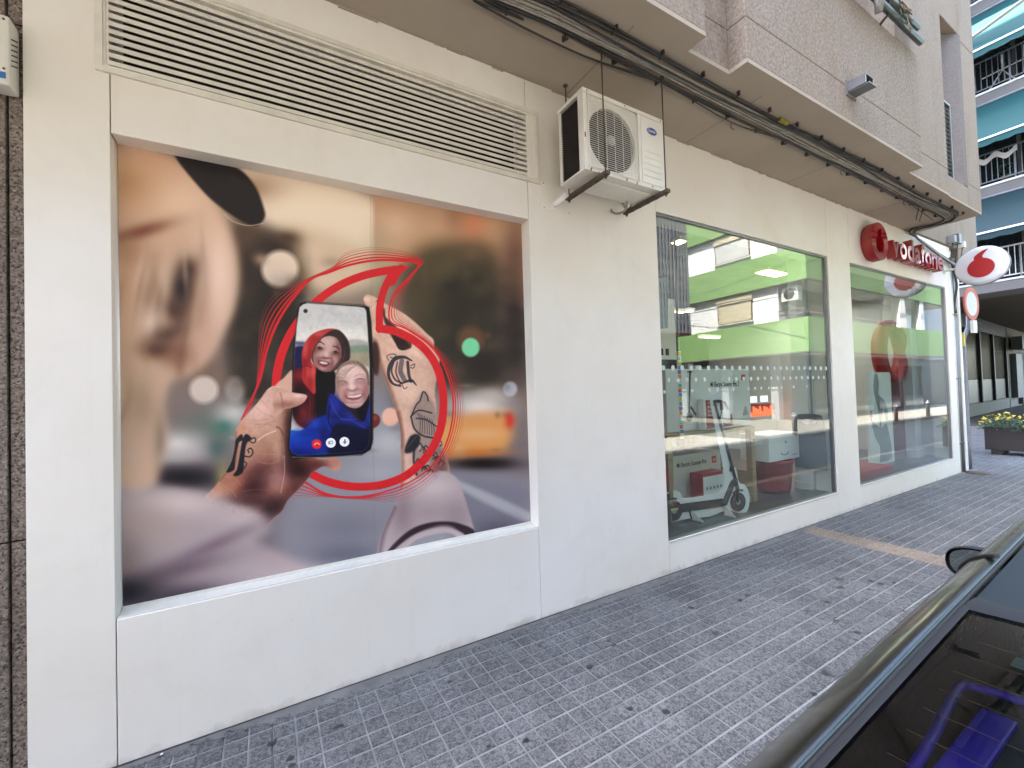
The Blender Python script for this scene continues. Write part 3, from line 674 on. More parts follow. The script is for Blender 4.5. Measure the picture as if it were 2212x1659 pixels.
# conduits at the shop corner
for k, (x, r_, top) in enumerate(((10.25, 0.024, 3.75), (10.33, 0.034, 2.78), (10.415, 0.024, 3.7))):
    c = thing('conduit_pipe', ('slim white conduit pipe next to the shop window corner', 'thick grey conduit pipe in the middle of the three at the corner', 'slim grey conduit pipe nearest the street sign post')[k], 'pipe', (x, 0.02, 0))
    MB().tube([(x, 0.02, 0.0), (x, 0.02, top)], r_, 12).build('pipe', M['galv'] if k else M['white_metal'], c)
    for z in (0.5, 1.6, 2.7): MB().lathe([(r_+.004, 0), (r_+.004, 0.02)], (x, 0.02, z), 12).build('pipe_clamp', M['steel'], c)
    if k == 1: MB().lathe([(r_+.008, 0), (r_+.01, 0.03), (r_+.004, 0.10)], (x, 0.02, top-.04), 12).build('collar', M['rust'], c)
dc = thing('down_cables', 'black cables dropping from the bundle into the thick grey conduit', 'cables', (10.33, 0.0, 2.8))
for k in range(5):
    a = 0.016*(k-2)
    MB().tube(smooth_open([(10.05+0.12*k, -0.03, 3.66), (10.22+a*2, -0.045, 3.45), (10.31+a, -0.04, 3.2), (10.33+a, 0.0, 2.95), (10.33+a*0.7, 0.02, 2.72)], 5), 0.009, 6).build('cable', M['cable_black'], dc)
for k, (x, z, w) in enumerate(((10.15, 3.98, 0.1), (10.4, 4.02, 0.14), (10.62, 3.95, 0.09))):
    j = thing('junction_box', ('small dark junction box by the cable bend', 'pale grey junction box with round knobs on the corner pier', 'small white junction box rightmost on the corner pier')[k], 'junction box', (x, -0.02, z))
    MB().bbox((x-w/2, -0.10, z-w*0.6), (x+w/2, -0.001, z+w*0.6), 0.01).build('casing', (M['print_grey'], M['galv'], M['white_metal'])[k], j)
    MB().tube([(x, -0.06, z-w*.6), (x-.03, -0.05, z-w*.6-.12), (x-.1, -0.04, 3.6)], 0.006, 6).build('lead', M['cable_black'], j)

# things fixed to the upper storey
sp_ = thing('water_spout', 'small grey metal spout projecting from the stucco wall', 'spout', (4.48, -0.86, 4.17))
MB().bbox((4.43, -1.00, 4.205), (4.58, -0.861, 4.212), 0.002).bbox((4.43, -1.00, 4.13), (4.438, -0.861, 4.205), 0.002).bbox((4.572, -1.00, 4.13), (4.58, -0.861, 4.205), 0.002).bbox((4.438, -1.02, 4.12), (4.572, -0.861, 4.128), 0.002).build('trough', M['steel'], sp_)
MB().bbox((4.41, -0.868, 4.10), (4.60, -0.858, 4.23), 0.003).build('flange', M['taupe'], sp_)
rl = thing('balcony_railing', 'two dark green tubes as a railing on the stucco balcony', 'railing', (4.5, -0.93, 5.1))
MB().tube([(3.2, -0.93, 5.12), (5.98, -0.93, 5.12)], 0.03, 12).build('tube', simple('dark_green_paint', (0.03, 0.045, 0.035), 0.35), rl)
MB().tube([(3.2, -0.93, 5.24), (5.90, -0.93, 5.24)], 0.03, 12).build('tube', bpy.data.materials['dark_green_paint'], rl)
for x in (3.4, 4.3, 5.2): MB().tube([(x, -0.93, 5.24), (x, -0.93, 5.10), (x, -0.85, 5.04)], 0.012, 8).build('bracket', M['rust'], rl)
vine = MB()
for s in range(9):
    x0 = 5.40+rnd.uniform(-.05, .1); P2 = [(x0, -0.95, 5.30)]
    for k in range(5): P2.append((P2[-1][0]+rnd.uniform(-.03, .05), P2[-1][1]+rnd.uniform(-.03, .01), P2[-1][2]-rnd.uniform(.01, .09)))
    vine.tube(P2, 0.004, 4)
    for k in range(3):
        a = Vector(P2[rnd.randrange(1, 5)]); vine.add([a, a+Vector((.03, 0, -.02)), a+Vector((.02, -.02, -.05))], [(0,1,2)])
vn = vine.build('dry_plant', simple('dry_plant', (0.2, 0.16, 0.10), 0.9, var=.3), None); tag(vn, 'dry twiggy plant tangled round the green railing tubes', 'plant')
cl = thing('rolled_cloth', 'speckled pale cloth rolled and hanging from the railing', 'cloth', (4.82, -0.97, 5.1))
MB().tube([(4.80, -0.97, 5.5), (4.80, -0.985, 5.25), (4.82, -0.985, 5.05), (4.85, -0.97, 4.93)], [0.05, 0.045, 0.04, 0.03], 10).build('cloth', simple('speckled_cloth', (0.25, 0.25, 0.24), 0.9, var=.5, vscale=60), cl)
# ================================================================== the poster print (flat artwork, painted procedurally)
QW, QH = 1489, 1659
ART = np.zeros((QH, QW, 3), np.float32)
def gauss1(a, s, ax):
    if s < 0.4: return a
    r_ = max(1, int(round((math.sqrt(4*s*s+1)-1)/2)))                 # three box passes approximate a gaussian
    for _ in range(3):
        pad = [(0, 0)]*a.ndim; pad[ax] = (r_+1, r_)
        c = np.cumsum(np.pad(a, pad, mode='edge'), axis=ax, dtype=np.float64)
        hi = np.take(c, range(2*r_+1, c.shape[ax]), axis=ax); lo_ = np.take(c, range(0, c.shape[ax]-2*r_-1), axis=ax)
        a = ((hi-lo_)/(2*r_+1)).astype(np.float32)
    return a
def comp(mask, x0, y0, col, alpha=1.0):
    h, w = mask.shape
    if h == 0 or w == 0: return
    sub = ART[y0:y0+h, x0:x0+w]; m = (mask*alpha)[..., None]
    if CLIP[0] is not None: m = m*CLIP[0][y0:y0+h, x0:x0+w, None]
    sub[:] = sub*(1-m)+np.array(col, np.float32)*m
CLIP = [None]
def poly_mask(pts, soft):
    P = np.array(pts, float); padv = int(3*soft)+3
    x0 = max(0, int(P[:, 0].min())-padv); x1 = min(QW, int(P[:, 0].max())+padv); y0 = max(0, int(P[:, 1].min())-padv); y1 = min(QH, int(P[:, 1].max())+padv)
    if x1 <= x0 or y1 <= y0: return None
    ss = 2 if soft < 4 else 1
    ys = y0+(np.arange((y1-y0)*ss)+0.5)/ss; xs = x0+(np.arange((x1-x0)*ss)+0.5)/ss
    m = np.zeros((len(ys), len(xs)), bool); n = len(P)
    for i in range(n):
        (ax, ay), (bx, by) = P[i], P[(i+1) % n]
        if ay == by: continue
        rows = (ys >= min(ay, by)) & (ys < max(ay, by)); xc = ax+(ys[rows]-ay)*(bx-ax)/(by-ay)
        m[rows] ^= (xs[None, :] > xc[:, None])
    m = m.astype(np.float32)
    if ss == 2: m = (m[::2, ::2]+m[1::2, ::2]+m[::2, 1::2]+m[1::2, 1::2])/4
    if soft > 0.4: m = gauss1(gauss1(m, soft, 0), soft, 1)
    return m, x0, y0
def poly(pts, col, soft=0.5, alpha=1.0, smooth=True):
    if smooth: pts = smooth_closed(pts, 6)
    r_ = poly_mask(pts, soft)
    if r_: comp(r_[0], r_[1], r_[2], col, alpha)
def blob(cx, cy, rx, ry, col, alpha=1.0, ang=0.0, hard=0.0):
    k = 2.6 if hard == 0 else 1.15; a = R(ang); ex = k*max(rx, ry)
    x0, x1, y0, y1 = max(0, int(cx-ex)), min(QW, int(cx+ex)), max(0, int(cy-ex)), min(QH, int(cy+ex))
    if x1 <= x0 or y1 <= y0: return
    Y_, X_ = np.mgrid[y0:y1, x0:x1].astype(np.float32); dx, dy = X_-cx, Y_-cy
    u = (dx*math.cos(a)+dy*math.sin(a))/rx; v = (-dx*math.sin(a)+dy*math.cos(a))/ry; q = np.sqrt(u*u+v*v)
    m = np.exp(-q*q*1.1) if hard == 0 else np.clip((1.0+hard-q)/(2*hard), 0, 1)
    comp(m.astype(np.float32), x0, y0, col, alpha)
def stroke(pts, w, col, alpha=1.0, soft=0.6, smooth=True, k=8):
    if smooth and len(pts) > 2: pts = smooth_open(pts, k)
    P = np.array(pts, float); ws = np.full(len(P), w) if not hasattr(w, '__len__') else np.interp(np.linspace(0, 1, len(P)), np.linspace(0, 1, len(w)), w)
    pad = max(ws)+3+soft*2; x0, x1 = max(0, int(P[:, 0].min()-pad)), min(QW, int(P[:, 0].max()+pad)); y0, y1 = max(0, int(P[:, 1].min()-pad)), min(QH, int(P[:, 1].max()+pad))
    if x1 <= x0 or y1 <= y0: return
    m = np.zeros((y1-y0, x1-x0), np.float32)
    for i in range(len(P)-1):
        a, b = P[i], P[i+1]; wr = max(ws[i], ws[i+1])/2; pd = wr+2+soft*2
        sx0, sx1 = max(x0, int(min(a[0], b[0])-pd)), min(x1, int(max(a[0], b[0])+pd)+1); sy0, sy1 = max(y0, int(min(a[1], b[1])-pd)), min(y1, int(max(a[1], b[1])+pd)+1)
        if sx1 <= sx0 or sy1 <= sy0: continue
        Y_, X_ = np.mgrid[sy0:sy1, sx0:sx1].astype(np.float32); d = b-a; L = max(1e-6, d@d)
        t = np.clip(((X_-a[0])*d[0]+(Y_-a[1])*d[1])/L, 0, 1)
        dist = np.hypot(X_-a[0]-t*d[0], Y_-a[1]-t*d[1]); ww = (ws[i]+(ws[i+1]-ws[i])*t)/2
        mm = np.clip((ww-dist)/(2*soft)+0.5, 0, 1); s_ = m[sy0-y0:sy1-y0, sx0-x0:sx1-x0]; np.maximum(s_, mm, out=s_)
    comp(m, x0, y0, col, alpha)
def clip_to(pts, soft=0.5, smooth=True):
    if pts is None: CLIP[0] = None; return
    if smooth: pts = smooth_closed(pts, 6)
    r_ = poly_mask(pts, soft); C_ = np.zeros((QH, QW), np.float32); m, x0, y0 = r_; C_[y0:y0+m.shape[0], x0:x0+m.shape[1]] = m; CLIP[0] = C_
A_ = lambda *p: [(340.3+.6666*a, 340.3+.6667*b) for a, b in p]          # from the ring close up
B_ = lambda *p: [(850.8+.590*a, 510.5+.5897*b) for a, b in p]           # right arm
C3 = lambda *p: [(595.6+.3592*a, 553.1+.359*b) for a, b in p]           # phone screen
D_ = lambda *p: [(255.3+.4104*a, 765.8+.4103*b) for a, b in p]          # left hand

def paint():
    g = np.linspace(0, 1, QH)[:, None, None]
    ART[:] = (np.array((150, 124, 104))*(1-g)+np.array((104, 100, 108))*g).astype(np.float32)
    # --- street behind, out of focus
    poly([(380,120),(900,230),(905,500),(760,470),(640,420),(560,330),(430,270)], (226,204,180), 16)
    poly([(600,330),(900,420),(900,520),(760,560),(640,520)], (206,178,148), 22)
    poly([(903,200),(1489,320),(1489,640),(1250,560),(1100,470),(903,470)], (188,146,116), 5, smooth=False)
    blob(980,330,60,60,(214,178,145),.6); blob(1240,335,55,60,(205,126,96),.9); blob(1180,300,40,70,(150,110,90),.6); blob(1385,420,50,110,(120,92,80),.8)
    blob(920,470,50,110,(160,150,120),.7)
    poly([(1040,430),(1180,390),(1330,450),(1330,900),(1180,880),(1060,760),(1000,560)], (72,66,52), 26)
    blob(1120,470,90,60,(112,98,66),.7); blob(1240,430,70,40,(128,106,78),.6); blob(1180,620,110,110,(52,48,40),.7); blob(1060,590,70,90,(98,84,62),.6)
    blob(1380,650,60,190,(58,50,47),.9); blob(1300,800,130,90,(50,42,40),.8); blob(1340,700,30,140,(84,70,64),.5)
    poly([(430,330),(520,345),(640,380),(660,560),(640,900),(560,950),(430,930),(400,600)], (60,54,49), 22)
    blob(480,200,110,50,(150,112,84),.8); blob(470,370,60,60,(110,88,74),.7); blob(610,370,50,28,(86,68,56),.9); blob(650,450,24,60,(90,70,56),.8); blob(500,470,46,80,(72,60,52),.8)
    blob(585,472,62,62,(232,206,184),.95,0,.16); blob(520,440,26,22,(170,140,120),.8); blob(690,430,60,50,(214,186,160),.6); blob(640,520,40,30,(120,100,82),.8); blob(760,450,40,20,(160,134,110),.7)
    blob(575,640,60,120,(44,40,36),.7); blob(500,740,60,120,(52,47,43),.7); blob(560,800,70,50,(92,84,80),.7)
    blob(340,840,70,50,(120,98,84),.8); blob(325,878,48,46,(204,184,170),.9,0,.2); blob(430,880,34,44,(150,138,130),.8,0,.3); blob(290,790,70,30,(100,80,66),.7)
    blob(360,1000,110,60,(96,112,104),.8); blob(430,960,60,40,(196,190,182),.9); blob(395,1005,34,26,(62,110,96),.8); blob(470,1010,60,60,(150,150,148),.5)
    blob(225,1065,100,46,(204,196,190),1.0); blob(220,1100,110,34,(180,170,166),.8); blob(370,1075,36,40,(70,96,92),.7); blob(250,1180,150,48,(28,27,36),1.0); blob(150,975,22,26,(180,70,56),.7); blob(390,1170,30,50,(150,142,92),.7)
    poly([(880,880),(1010,900),(1010,1000),(1100,1130),(1489,1200),(1489,1500),(640,1500),(640,1150)], (134,130,136), 30)
    blob(950,1060,90,60,(176,172,172),.9); blob(930,1160,120,50,(160,156,160),.8); blob(980,900,50,60,(110,104,104),.7)
    blob(1265,940,110,55,(218,206,194),.95); blob(1300,900,60,30,(190,172,160),.7)
    poly([(1120,990),(1200,965),(1345,955),(1380,985),(1370,1060),(1320,1095),(1180,1112),(1110,1090)], (212,140,84), 13)
    blob(1240,1090,120,16,(196,110,52),.8); blob(1260,1030,100,22,(222,164,112),.7); blob(1365,985,18,28,(222,58,40),.95); blob(1275,1128,130,22,(34,26,26),.95); blob(1410,1050,40,90,(120,112,112),.6)
    blob(1232,715,46,46,(150,100,70),.5,0,.3); blob(1232,740,30,32,(112,204,146),1,0,.12); blob(957,972,29,31,(232,170,142),.95,0,.12); blob(1366,880,24,25,(176,172,176),.9,0,.2); blob(1290,700,14,14,(110,80,50),.7)
    poly([(1100,1180),(1489,1230),(1489,1360),(1200,1400)], (122,118,126), 14); poly([(1165,1195),(1200,1190),(1489,1320),(1489,1350),(1300,1270)], (164,160,164), 5, .9); blob(1330,1370,110,60,(78,74,84),.9)
    blob(800,1340,150,60,(116,114,122),.8); blob(820,1440,160,50,(96,95,104),.8)
    rl_ = random.Random(8)
    for k in range(150):
        x = rl_.uniform(440, 700) if k % 2 else rl_.uniform(1060, 1400); y = rl_.uniform(430, 860)
        if math.hypot(x-1232, y-740) < 60 or math.hypot(x-585, y-472) < 75: continue
        blob(x, y, rl_.uniform(16, 38), rl_.uniform(16, 34), rl_.choice(((44,40,36),(60,54,44),(88,76,60),(116,98,78),(52,50,40))), rl_.uniform(.12, .34))
    for k in range(40):
        blob(rl_.uniform(420, 1440), rl_.uniform(860, 1120), rl_.uniform(10, 40), rl_.uniform(6, 18), rl_.choice(((60,56,58),(150,140,136),(96,92,96),(190,180,174))), rl_.uniform(.15, .4))
    # --- blurred face, ear side
    face = [(0,0),(180,70),(262,120),(330,190),(392,290),(436,400),(448,500),(430,610),(385,700),(330,790),(270,830),(215,850),(190,930),(200,1040),(178,1130),(150,1220),(0,1300),(-40,600)]
    poly(face, (198,160,134), 14)
    clip_to(face, 14)
    blob(90,180,150,110,(196,146,108),.8); blob(250,250,120,90,(222,186,158),.8); blob(380,470,52,170,(232,198,180),.8); blob(320,420,50,90,(226,190,168),.6)
    blob(110,345,120,26,(120,74,62),.9,-16); blob(70,410,70,60,(150,104,84),.7); blob(60,520,60,120,(188,142,112),.7); blob(180,560,60,130,(224,190,164),.8); blob(130,430,60,40,(180,136,112),.6)
    blob(255,535,48,86,(48,42,42),.95,8); blob(225,610,50,50,(70,52,48),.8); blob(275,470,36,40,(60,48,46),.7); blob(320,600,30,110,(176,132,112),.6)
    blob(155,650,40,60,(236,206,184),.9); blob(170,745,70,34,(88,64,54),.9); blob(240,760,70,60,(130,92,78),.8); blob(60,760,60,140,(186,146,116),.6); blob(110,930,60,110,(150,124,104),.8); blob(40,1000,60,180,(176,150,124),.6)
    rl_ = random.Random(21)
    for k in range(26):
        x = rl_.uniform(20, 330); y = rl_.uniform(430, 1120); blob(x, y, rl_.uniform(10, 26), rl_.uniform(50, 130), rl_.choice(((122,90,74),(152,116,96),(226,196,174),(96,72,62))), rl_.uniform(.18, .38), rl_.uniform(-14, 22))
    blob(60,180,90,60,(170,126,98),.5); blob(200,690,80,40,(70,52,46),.7,-20); blob(140,560,30,80,(120,88,74),.5,10)
    blob(330,740,50,80,(196,150,130),.6); blob(180,1050,30,110,(120,104,92),.7)
    clip_to(None)
    # --- cap brim
    poly([(228,78),(330,96),(440,130),(500,190),(530,262),(534,300),(505,326),(462,314),(392,268),(318,200)], (50,44,44), 3.2)
    blob(430,160,60,20,(66,56,54),.6,35); stroke([(395,285),(430,312),(480,325),(528,318)], 3, (204,176,156), .7, 1.6)
    # --- right hand and arm
    hand = B_((30,112),(40,92),(60,86),(105,104),(160,140),(205,163),(262,195),(332,250),(395,310),(432,345),(438,400),(463,436),(466,470),(450,560),(438,640),(446,720),(452,830),(470,905),(500,1000),(516,1110),(400,1160),(240,1215),(233,1200),(246,1090),(240,980),(243,900),(232,820),(205,720),(168,610),(128,500),(108,420),(82,330),(62,260),(44,200),(42,150))
    poly(hand, (206,160,136), 1.0); clip_to(hand, 1.0)
    blob(895,600,16,20,(222,176,156),.9); blob(880,575,18,10,(236,190,168),.8); blob(1000,720,60,60,(222,178,152),.7); blob(1040,620,60,30,(226,184,162),.7,40)
    stroke(B_((108,120),(140,170),(150,215),(185,270),(235,330),(290,372)), [4,12,9,26,44,20], (60,42,40), .85, 3); stroke(B_((200,320),(250,372),(296,388)), [8,36,6], (58,40,38), .95, 2)
    stroke(B_((90,350),(108,430),(128,500),(172,610),(210,720),(236,830),(244,950)), 16, (112,70,58), .7, 7); stroke(B_((225,760),(245,900),(248,1090),(240,1215)), 14, (120,84,72), .7, 6)
    blob(*B_((330,700))[0],60,60,(196,150,128),.6); blob(*B_((290,640))[0],50,36,(232,192,168),.6); blob(*B_((300,1000))[0],34,110,(214,172,152),.5); blob(*B_((450,560))[0],20,80,(180,134,114),.7)
    for a in ((300,330),(360,380),(330,420)): blob(*B_(a)[0],26,12,(236,198,176),.6,30)
    ink = (52,54,62)
    stroke(B_((305,462),(262,442),(212,450),(178,492),(172,548),(196,592),(240,606)), [5,14,10,6], ink, .9, 1); stroke(B_((200,470),(188,520),(210,570),(250,590)), 6, ink, .85, 1)
    stroke(B_((222,470),(214,530),(238,586)), 5, ink, .8, 1); stroke(B_((248,462),(240,520),(262,572)), 16, (92,88,94), .8, 1.4); stroke(B_((282,470),(288,540),(300,580)), 10, ink, .85, 1); stroke(B_((235,596),(300,575),(332,602)), [4,10,3], ink, .9, 1)
    stroke(B_((172,460),(162,436),(190,424),(214,430),(200,446),(182,442)), 3, ink, .8, .9); stroke(B_((300,490),(322,482),(314,505),(298,500)), 3, ink, .8, .9); stroke(B_((250,600),(262,622),(278,612)), 3, ink, .8, .9)
    # flower and leaf tattoo
    poly(B_((300,775),(330,700),(372,640),(420,690),(450,760),(455,880),(480,960),(515,1090),(360,1150),(315,1090),(310,960),(350,900),(320,860)), (128,112,108), 5, .7)
    stroke(B_((300,780),(330,715),(352,690),(370,640),(392,660),(400,690)), 5, ink, .85, 1); stroke(B_((298,780),(345,745),(420,760)), 5, ink, .85, 1); stroke(B_((300,785),(320,850),(370,890),(450,905)), 6, ink, .85, 1)
    stroke(B_((330,790),(390,800),(450,840)), 5, ink, .8, 1)
    for k in range(7): stroke(B_((335+k*14,760+k*6),(352+k*13,800+k*7),(350+k*14,870+k*3)), 2.4, ink, .7, .9)
    poly(B_((262,985),(290,900),(330,880),(355,905),(320,975)), (46,46,52), 2, .95); stroke(B_((275,960),(330,895)), 3, (90,88,92), .8, 1)
    for k in range(16):
        a = B_((330+(k*53) % 150, 925+(k*37) % 200))[0]; stroke([(a[0]-9, a[1]+5), (a[0], a[1]-9), (a[0]+10, a[1]+3), (a[0]+2, a[1]+9)], 5, (50,50,56), .75, 1.2)
    for k in range(7):
        a = B_((350+(k*61) % 130, 960+(k*47) % 150))[0]; blob(a[0], a[1], 7, 5, (196,176,166), .7)
    blob(*B_((470,1060))[0], 30, 60, (80,64,62), .6); stroke(B_((318,960),(314,1030),(330,1110)), 8, ink, .8, 1.5)
    clip_to(None)
    # sleeve of the right arm
    slv = B_((236,1205),(300,1150),(420,1102),(500,1093),(565,1135),(600,1215),(628,1310),(655,1400),(662,1450),(590,1475),(500,1440),(330,1480),(225,1570),(100,1640),(118,1480),(150,1400),(190,1310),(212,1255))
    poly(slv, (166,146,146), 2.4); clip_to(slv, 2.4)
    blob(*B_((440,1180))[0],80,40,(196,176,170),.8); blob(*B_((250,1330))[0],40,80,(120,100,104),.6); blob(*B_((560,1350))[0],50,60,(134,114,118),.6); blob(*B_((400,1330))[0],70,30,(150,130,132),.6)
    stroke(B_((130,1600),(200,1520),(300,1440),(410,1402),(520,1398),(610,1425),(670,1470)), [10,16,22,22,26,40], (48,36,42), .9, 4)
    stroke(B_((240,1600),(330,1490),(430,1440),(510,1432),(570,1470)), 36, (172,154,152), .8, 7); stroke(B_((115,1560),(140,1440),(200,1300)), 16, (110,92,98), .7, 7)
    clip_to(None)
    # --- red speech mark outline and echo lines
    red = (212,44,50)
    fam_a = A_((165,960),(205,880),(262,760),(300,600),(352,470),(430,350),(525,250),(620,215),(720,180),(850,158),(980,160),(1075,178),(1020,250),(940,340),(925,460),(1010,505),(1130,590),(1205,700),(1245,850),(1235,1000),(1180,1140),(1080,1240),(940,1310),(760,1350),(600,1335),(480,1270))
    fam_b = A_((205,930),(240,850),(250,700),(262,480),(310,360),(400,290),(520,240),(640,185),(700,120),(830,92),(990,112),(1100,155),(1060,220),(1000,340),(985,430),(1060,500),(1170,600),(1255,690),(1300,850),(1290,1010),(1215,1180),(1100,1310),(960,1370),(760,1362),(580,1350),(410,1352))
    for t, w, al in ((0.0, 7, 1), (0.22, 4.5, .95), (0.45, 3.2, .9), (0.66, 2.4, .8), (0.85, 1.6, .65), (1.0, 1.3, .5)):
        q = [(a[0]*(1-t)+b[0]*t, a[1]*(1-t)+b[1]*t) for a, b in zip(fam_a, fam_b)]
        stroke(q, [w*.5, w*1.4, w, w*1.2, w*.6, w*.8, w*.6, w], red if t < .5 else (186,60,60), al, .7, k=10)
    big = A_((518,1232),(600,1270),(700,1294),(800,1298),(900,1284),(1000,1244),(1085,1175),(1145,1095),(1182,1005),(1196,910),(1192,800),(1165,700),(1115,620),(1045,560),(960,518),(872,500))
    stroke(big, 27, red, 1, .7); stroke(A_((872,505),(874,400),(895,310),(935,235),(985,198)), 25, red, 1, .7)
    stroke(A_((872,500),(880,502)), 26, red, 1, .7, smooth=False)
    poly(A_((940,187),(1030,191),(985,225),(950,285),(915,290),(905,250),(925,228)), red, .7, 1, smooth=False)
    stroke(A_((975,206),(900,212),(800,232),(700,268),(620,312),(545,368)), 27, red, 1, .7)
    stroke(A_((470,440),(420,520),(375,620),(350,720),(342,790)), [20,27,30,30,28], red, 1, .7)
    # --- fingertips behind the phone, right side
    poly([(893,965),(910,962),(922,975),(920,995),(905,1008),(893,1008)], (110,50,44), 1.5); blob(905,975,8,8,(160,80,70),.7)
    poly([(896,730),(914,724),(922,770),(915,830),(898,812)], (70,44,38), 3, .9)
    # --- left hand, rear
    lh_up = D_((760,250),(830,180),(905,120),(910,310),(830,320))
    poly(lh_up, (206,156,134), 1.2)
    hand2 = D_((150,1190),(250,1080),(345,955),(395,860),(425,720),(428,625),(470,550),(505,505),(590,410),(640,350),(690,282),(740,250),(800,256),(850,300),(880,380),(900,560),(930,760),(1060,830),(1160,850),(1240,830),(1296,870),(1290,930),(1240,945),(1165,905),(1065,955),(1030,1000),(960,1080),(860,1180),(810,1270),(740,1330),(600,1440),(420,1300),(250,1260))
    poly(hand2, (190,140,120), 1.1); clip_to(hand2, 1.1)
    blob(*D_((620,440))[0],60,40,(226,182,162),.8,-40); blob(*D_((700,360))[0],36,44,(214,164,144),.7); blob(*D_((560,600))[0],60,34,(206,152,130),.7); blob(*D_((480,590))[0],26,30,(196,126,100),.6)
    blob(*D_((690,760))[0],70,50,(158,112,92),.8); blob(*D_((700,930))[0],110,46,(92,56,52),.9,-12); blob(*D_((560,1080))[0],130,50,(64,36,38),.95,-6); blob(*D_((800,780))[0],26,60,(200,150,128),.6)
    blob(*D_((850,1000))[0],62,60,(190,142,132),.9); blob(*D_((810,1100))[0],50,30,(200,140,122),.7); blob(*D_((960,930))[0],60,50,(52,28,30),1.0); blob(*D_((700,1280))[0],110,50,(42,24,28),.9,-30); blob(*D_((920,1080))[0],50,30,(96,56,50),.8,-45)
    blob(*D_((880,560))[0],26,100,(70,44,40),.95); blob(*D_((900,760))[0],28,60,(40,24,26),.95); blob(*D_((1100,890))[0],50,22,(96,48,44),.8)
    blob(*D_((280,1120))[0],60,36,(206,136,108),.9,-45); blob(*D_((400,1040))[0],50,40,(176,112,90),.8,-50); blob(*D_((480,1200))[0],90,26,(60,34,38),.8); blob(*D_((1250,870))[0],22,20,(180,110,96),.8)
    stroke(D_((610,690),(690,640),(760,612)), 4, (224,186,166), .8, 1.5); stroke(D_((770,580),(800,600),(826,650)), 5, (110,72,62), .8, 2); stroke(D_((480,1110),(600,1095),(700,1100)), 2.5, (130,96,90), .6, 1.5); stroke(D_((430,620),(420,760),(380,900),(300,1020)), 8, (120,80,66), .6, 4)
    stroke(D_((620,590),(700,550),(760,535)), 3, (168,116,98), .6, 2); stroke(D_((800,1120),(830,960),(830,820)), 3, (214,170,158), .5, 2); stroke(D_((770,600),(700,560),(590,560)), 3, (170,118,100), .6, 2)
    for pts in (((640,360),(700,420),(760,470)),((600,420),(660,470),(740,500)),((520,520),(600,530),(700,520)),((450,600),(520,640),(600,660)),((840,470),(800,520),(770,560)),((560,760),(640,800),(740,800)),((600,860),(700,880),(790,850)),((820,700),(826,780),(810,860)),((340,980),(420,1000),(470,1060)),((300,1050),(380,1090),(430,1150))):
        stroke(D_(*pts), 1.8, (150,100,84), .4, 1.6); stroke([(a+1.5, b+2) for a, b in D_(*pts)], 1.6, (222,184,166), .25, 1.6)
    # black letter tattoo
    poly(D_((430,690),(480,640),(490,690),(455,720),(430,900),(400,945),(352,950),(395,860),(420,760)), (34,35,44), 1.2, .92)
    poly(D_((490,680),(520,640),(565,680),(520,720),(500,860),(490,950),(440,985),(410,975),(440,930),(460,820)), (36,36,46), 1.0, .94); poly(D_((455,740),(470,750),(450,880),(425,925),(430,830)), (168,118,98), 1.2, .85)
    stroke(D_((535,690),(575,712),(596,690),(585,668),(566,678)), 4, (44,44,52), .9, 1); stroke(D_((505,820),(545,825),(572,790),(555,756),(530,768),(540,792)), 4.5, (44,44,52), .9, 1); stroke(D_((490,860),(520,880),(500,920)), 4, (44,44,52), .8, 1)
    clip_to(None)
    # --- phone
    poly(A_((470,372),(500,364),(800,383),(822,396),(832,470),(842,700),(838,1060),(826,1110),(780,1140),(450,1156),(418,1140),(404,1105),(425,850),(430,640),(448,480),(456,400)), (26,24,28), .8, smooth=False)
    stroke(A_((500,367),(800,386),(824,400)), 2.5, (150,132,118), .8, .8); stroke(A_((424,1148),(600,1150),(790,1134)), 2.5, (120,116,120), .8, .8)
    for k in range(26): stroke([A_((838,700+k*15))[0], A_((834,707+k*15))[0]], 2.5, (92,90,86), .7, .8)
    scr = A_((466,392),(484,378),(505,372),(770,392),(798,398),(806,415),(812,500),(822,700),(820,1050),(812,1095),(780,1122),(455,1140),(424,1126),(412,1100),(432,840),(438,640),(452,480))
    poly(scr, (196,191,184), .8, smooth=False); clip_to(scr, .6, smooth=False)
    blob(*C3((480,200))[0],150,60,(190,186,184),.8); blob(*C3((480,400))[0],150,30,(228,220,206),.9)
    poly(C3((600,455),(700,440),(830,480),(840,530),(600,520)), (168,160,152), 2); poly(C3((620,505),(840,500),(840,580),(620,575)), (120,136,116), 3); poly(C3((620,575),(840,570),(840,700),(700,660),(620,640)), (150,138,116), 3)
    poly(C3((90,455),(230,465),(220,490),(90,485)), (96,92,120), 2); poly(C3((90,520),(230,520),(230,730),(80,730)), (38,38,78), 3)
    # woman in the red hood
    poly(C3((80,735),(180,722),(300,940),(430,900),(450,1290),(150,1250),(60,1000)), (84,26,34), 2)
    for (x,y),rx,ry,c,al in (((150,790),22,24,(150,42,48),.8),((120,860),16,30,(124,34,42),.7),((140,940),22,40,(30,16,26),.9),((220,1000),22,50,(50,20,30),.8),((270,1090),20,60,(112,34,42),.7),((190,1130),22,26,(132,44,50),.9),((150,1190),16,24,(96,30,38),.8),((330,1150),34,50,(60,22,30),.9),((250,1180),20,16,(126,44,48),.7),((370,1040),24,60,(40,18,26),.9),((100,1080),16,40,(34,16,28),.9)):
        blob(*C3((x,y))[0],rx,ry,c,al)
    stroke(C3((230,940),(250,1040),(240,1150)), 3, (140,48,54), .6, 2); stroke(C3((290,960),(300,1060),(280,1180)), 3, (34,14,22), .8, 2)
    poly(C3((300,700),(470,720),(520,960),(440,1180),(330,1200),(300,960)), (22,18,22), 2)
    for k in range(7): stroke(C3((320+k*22,760),(330+k*20,860+k*6),(340+k*16,960)), 1.6, (48,40,44), .5, 1.2)
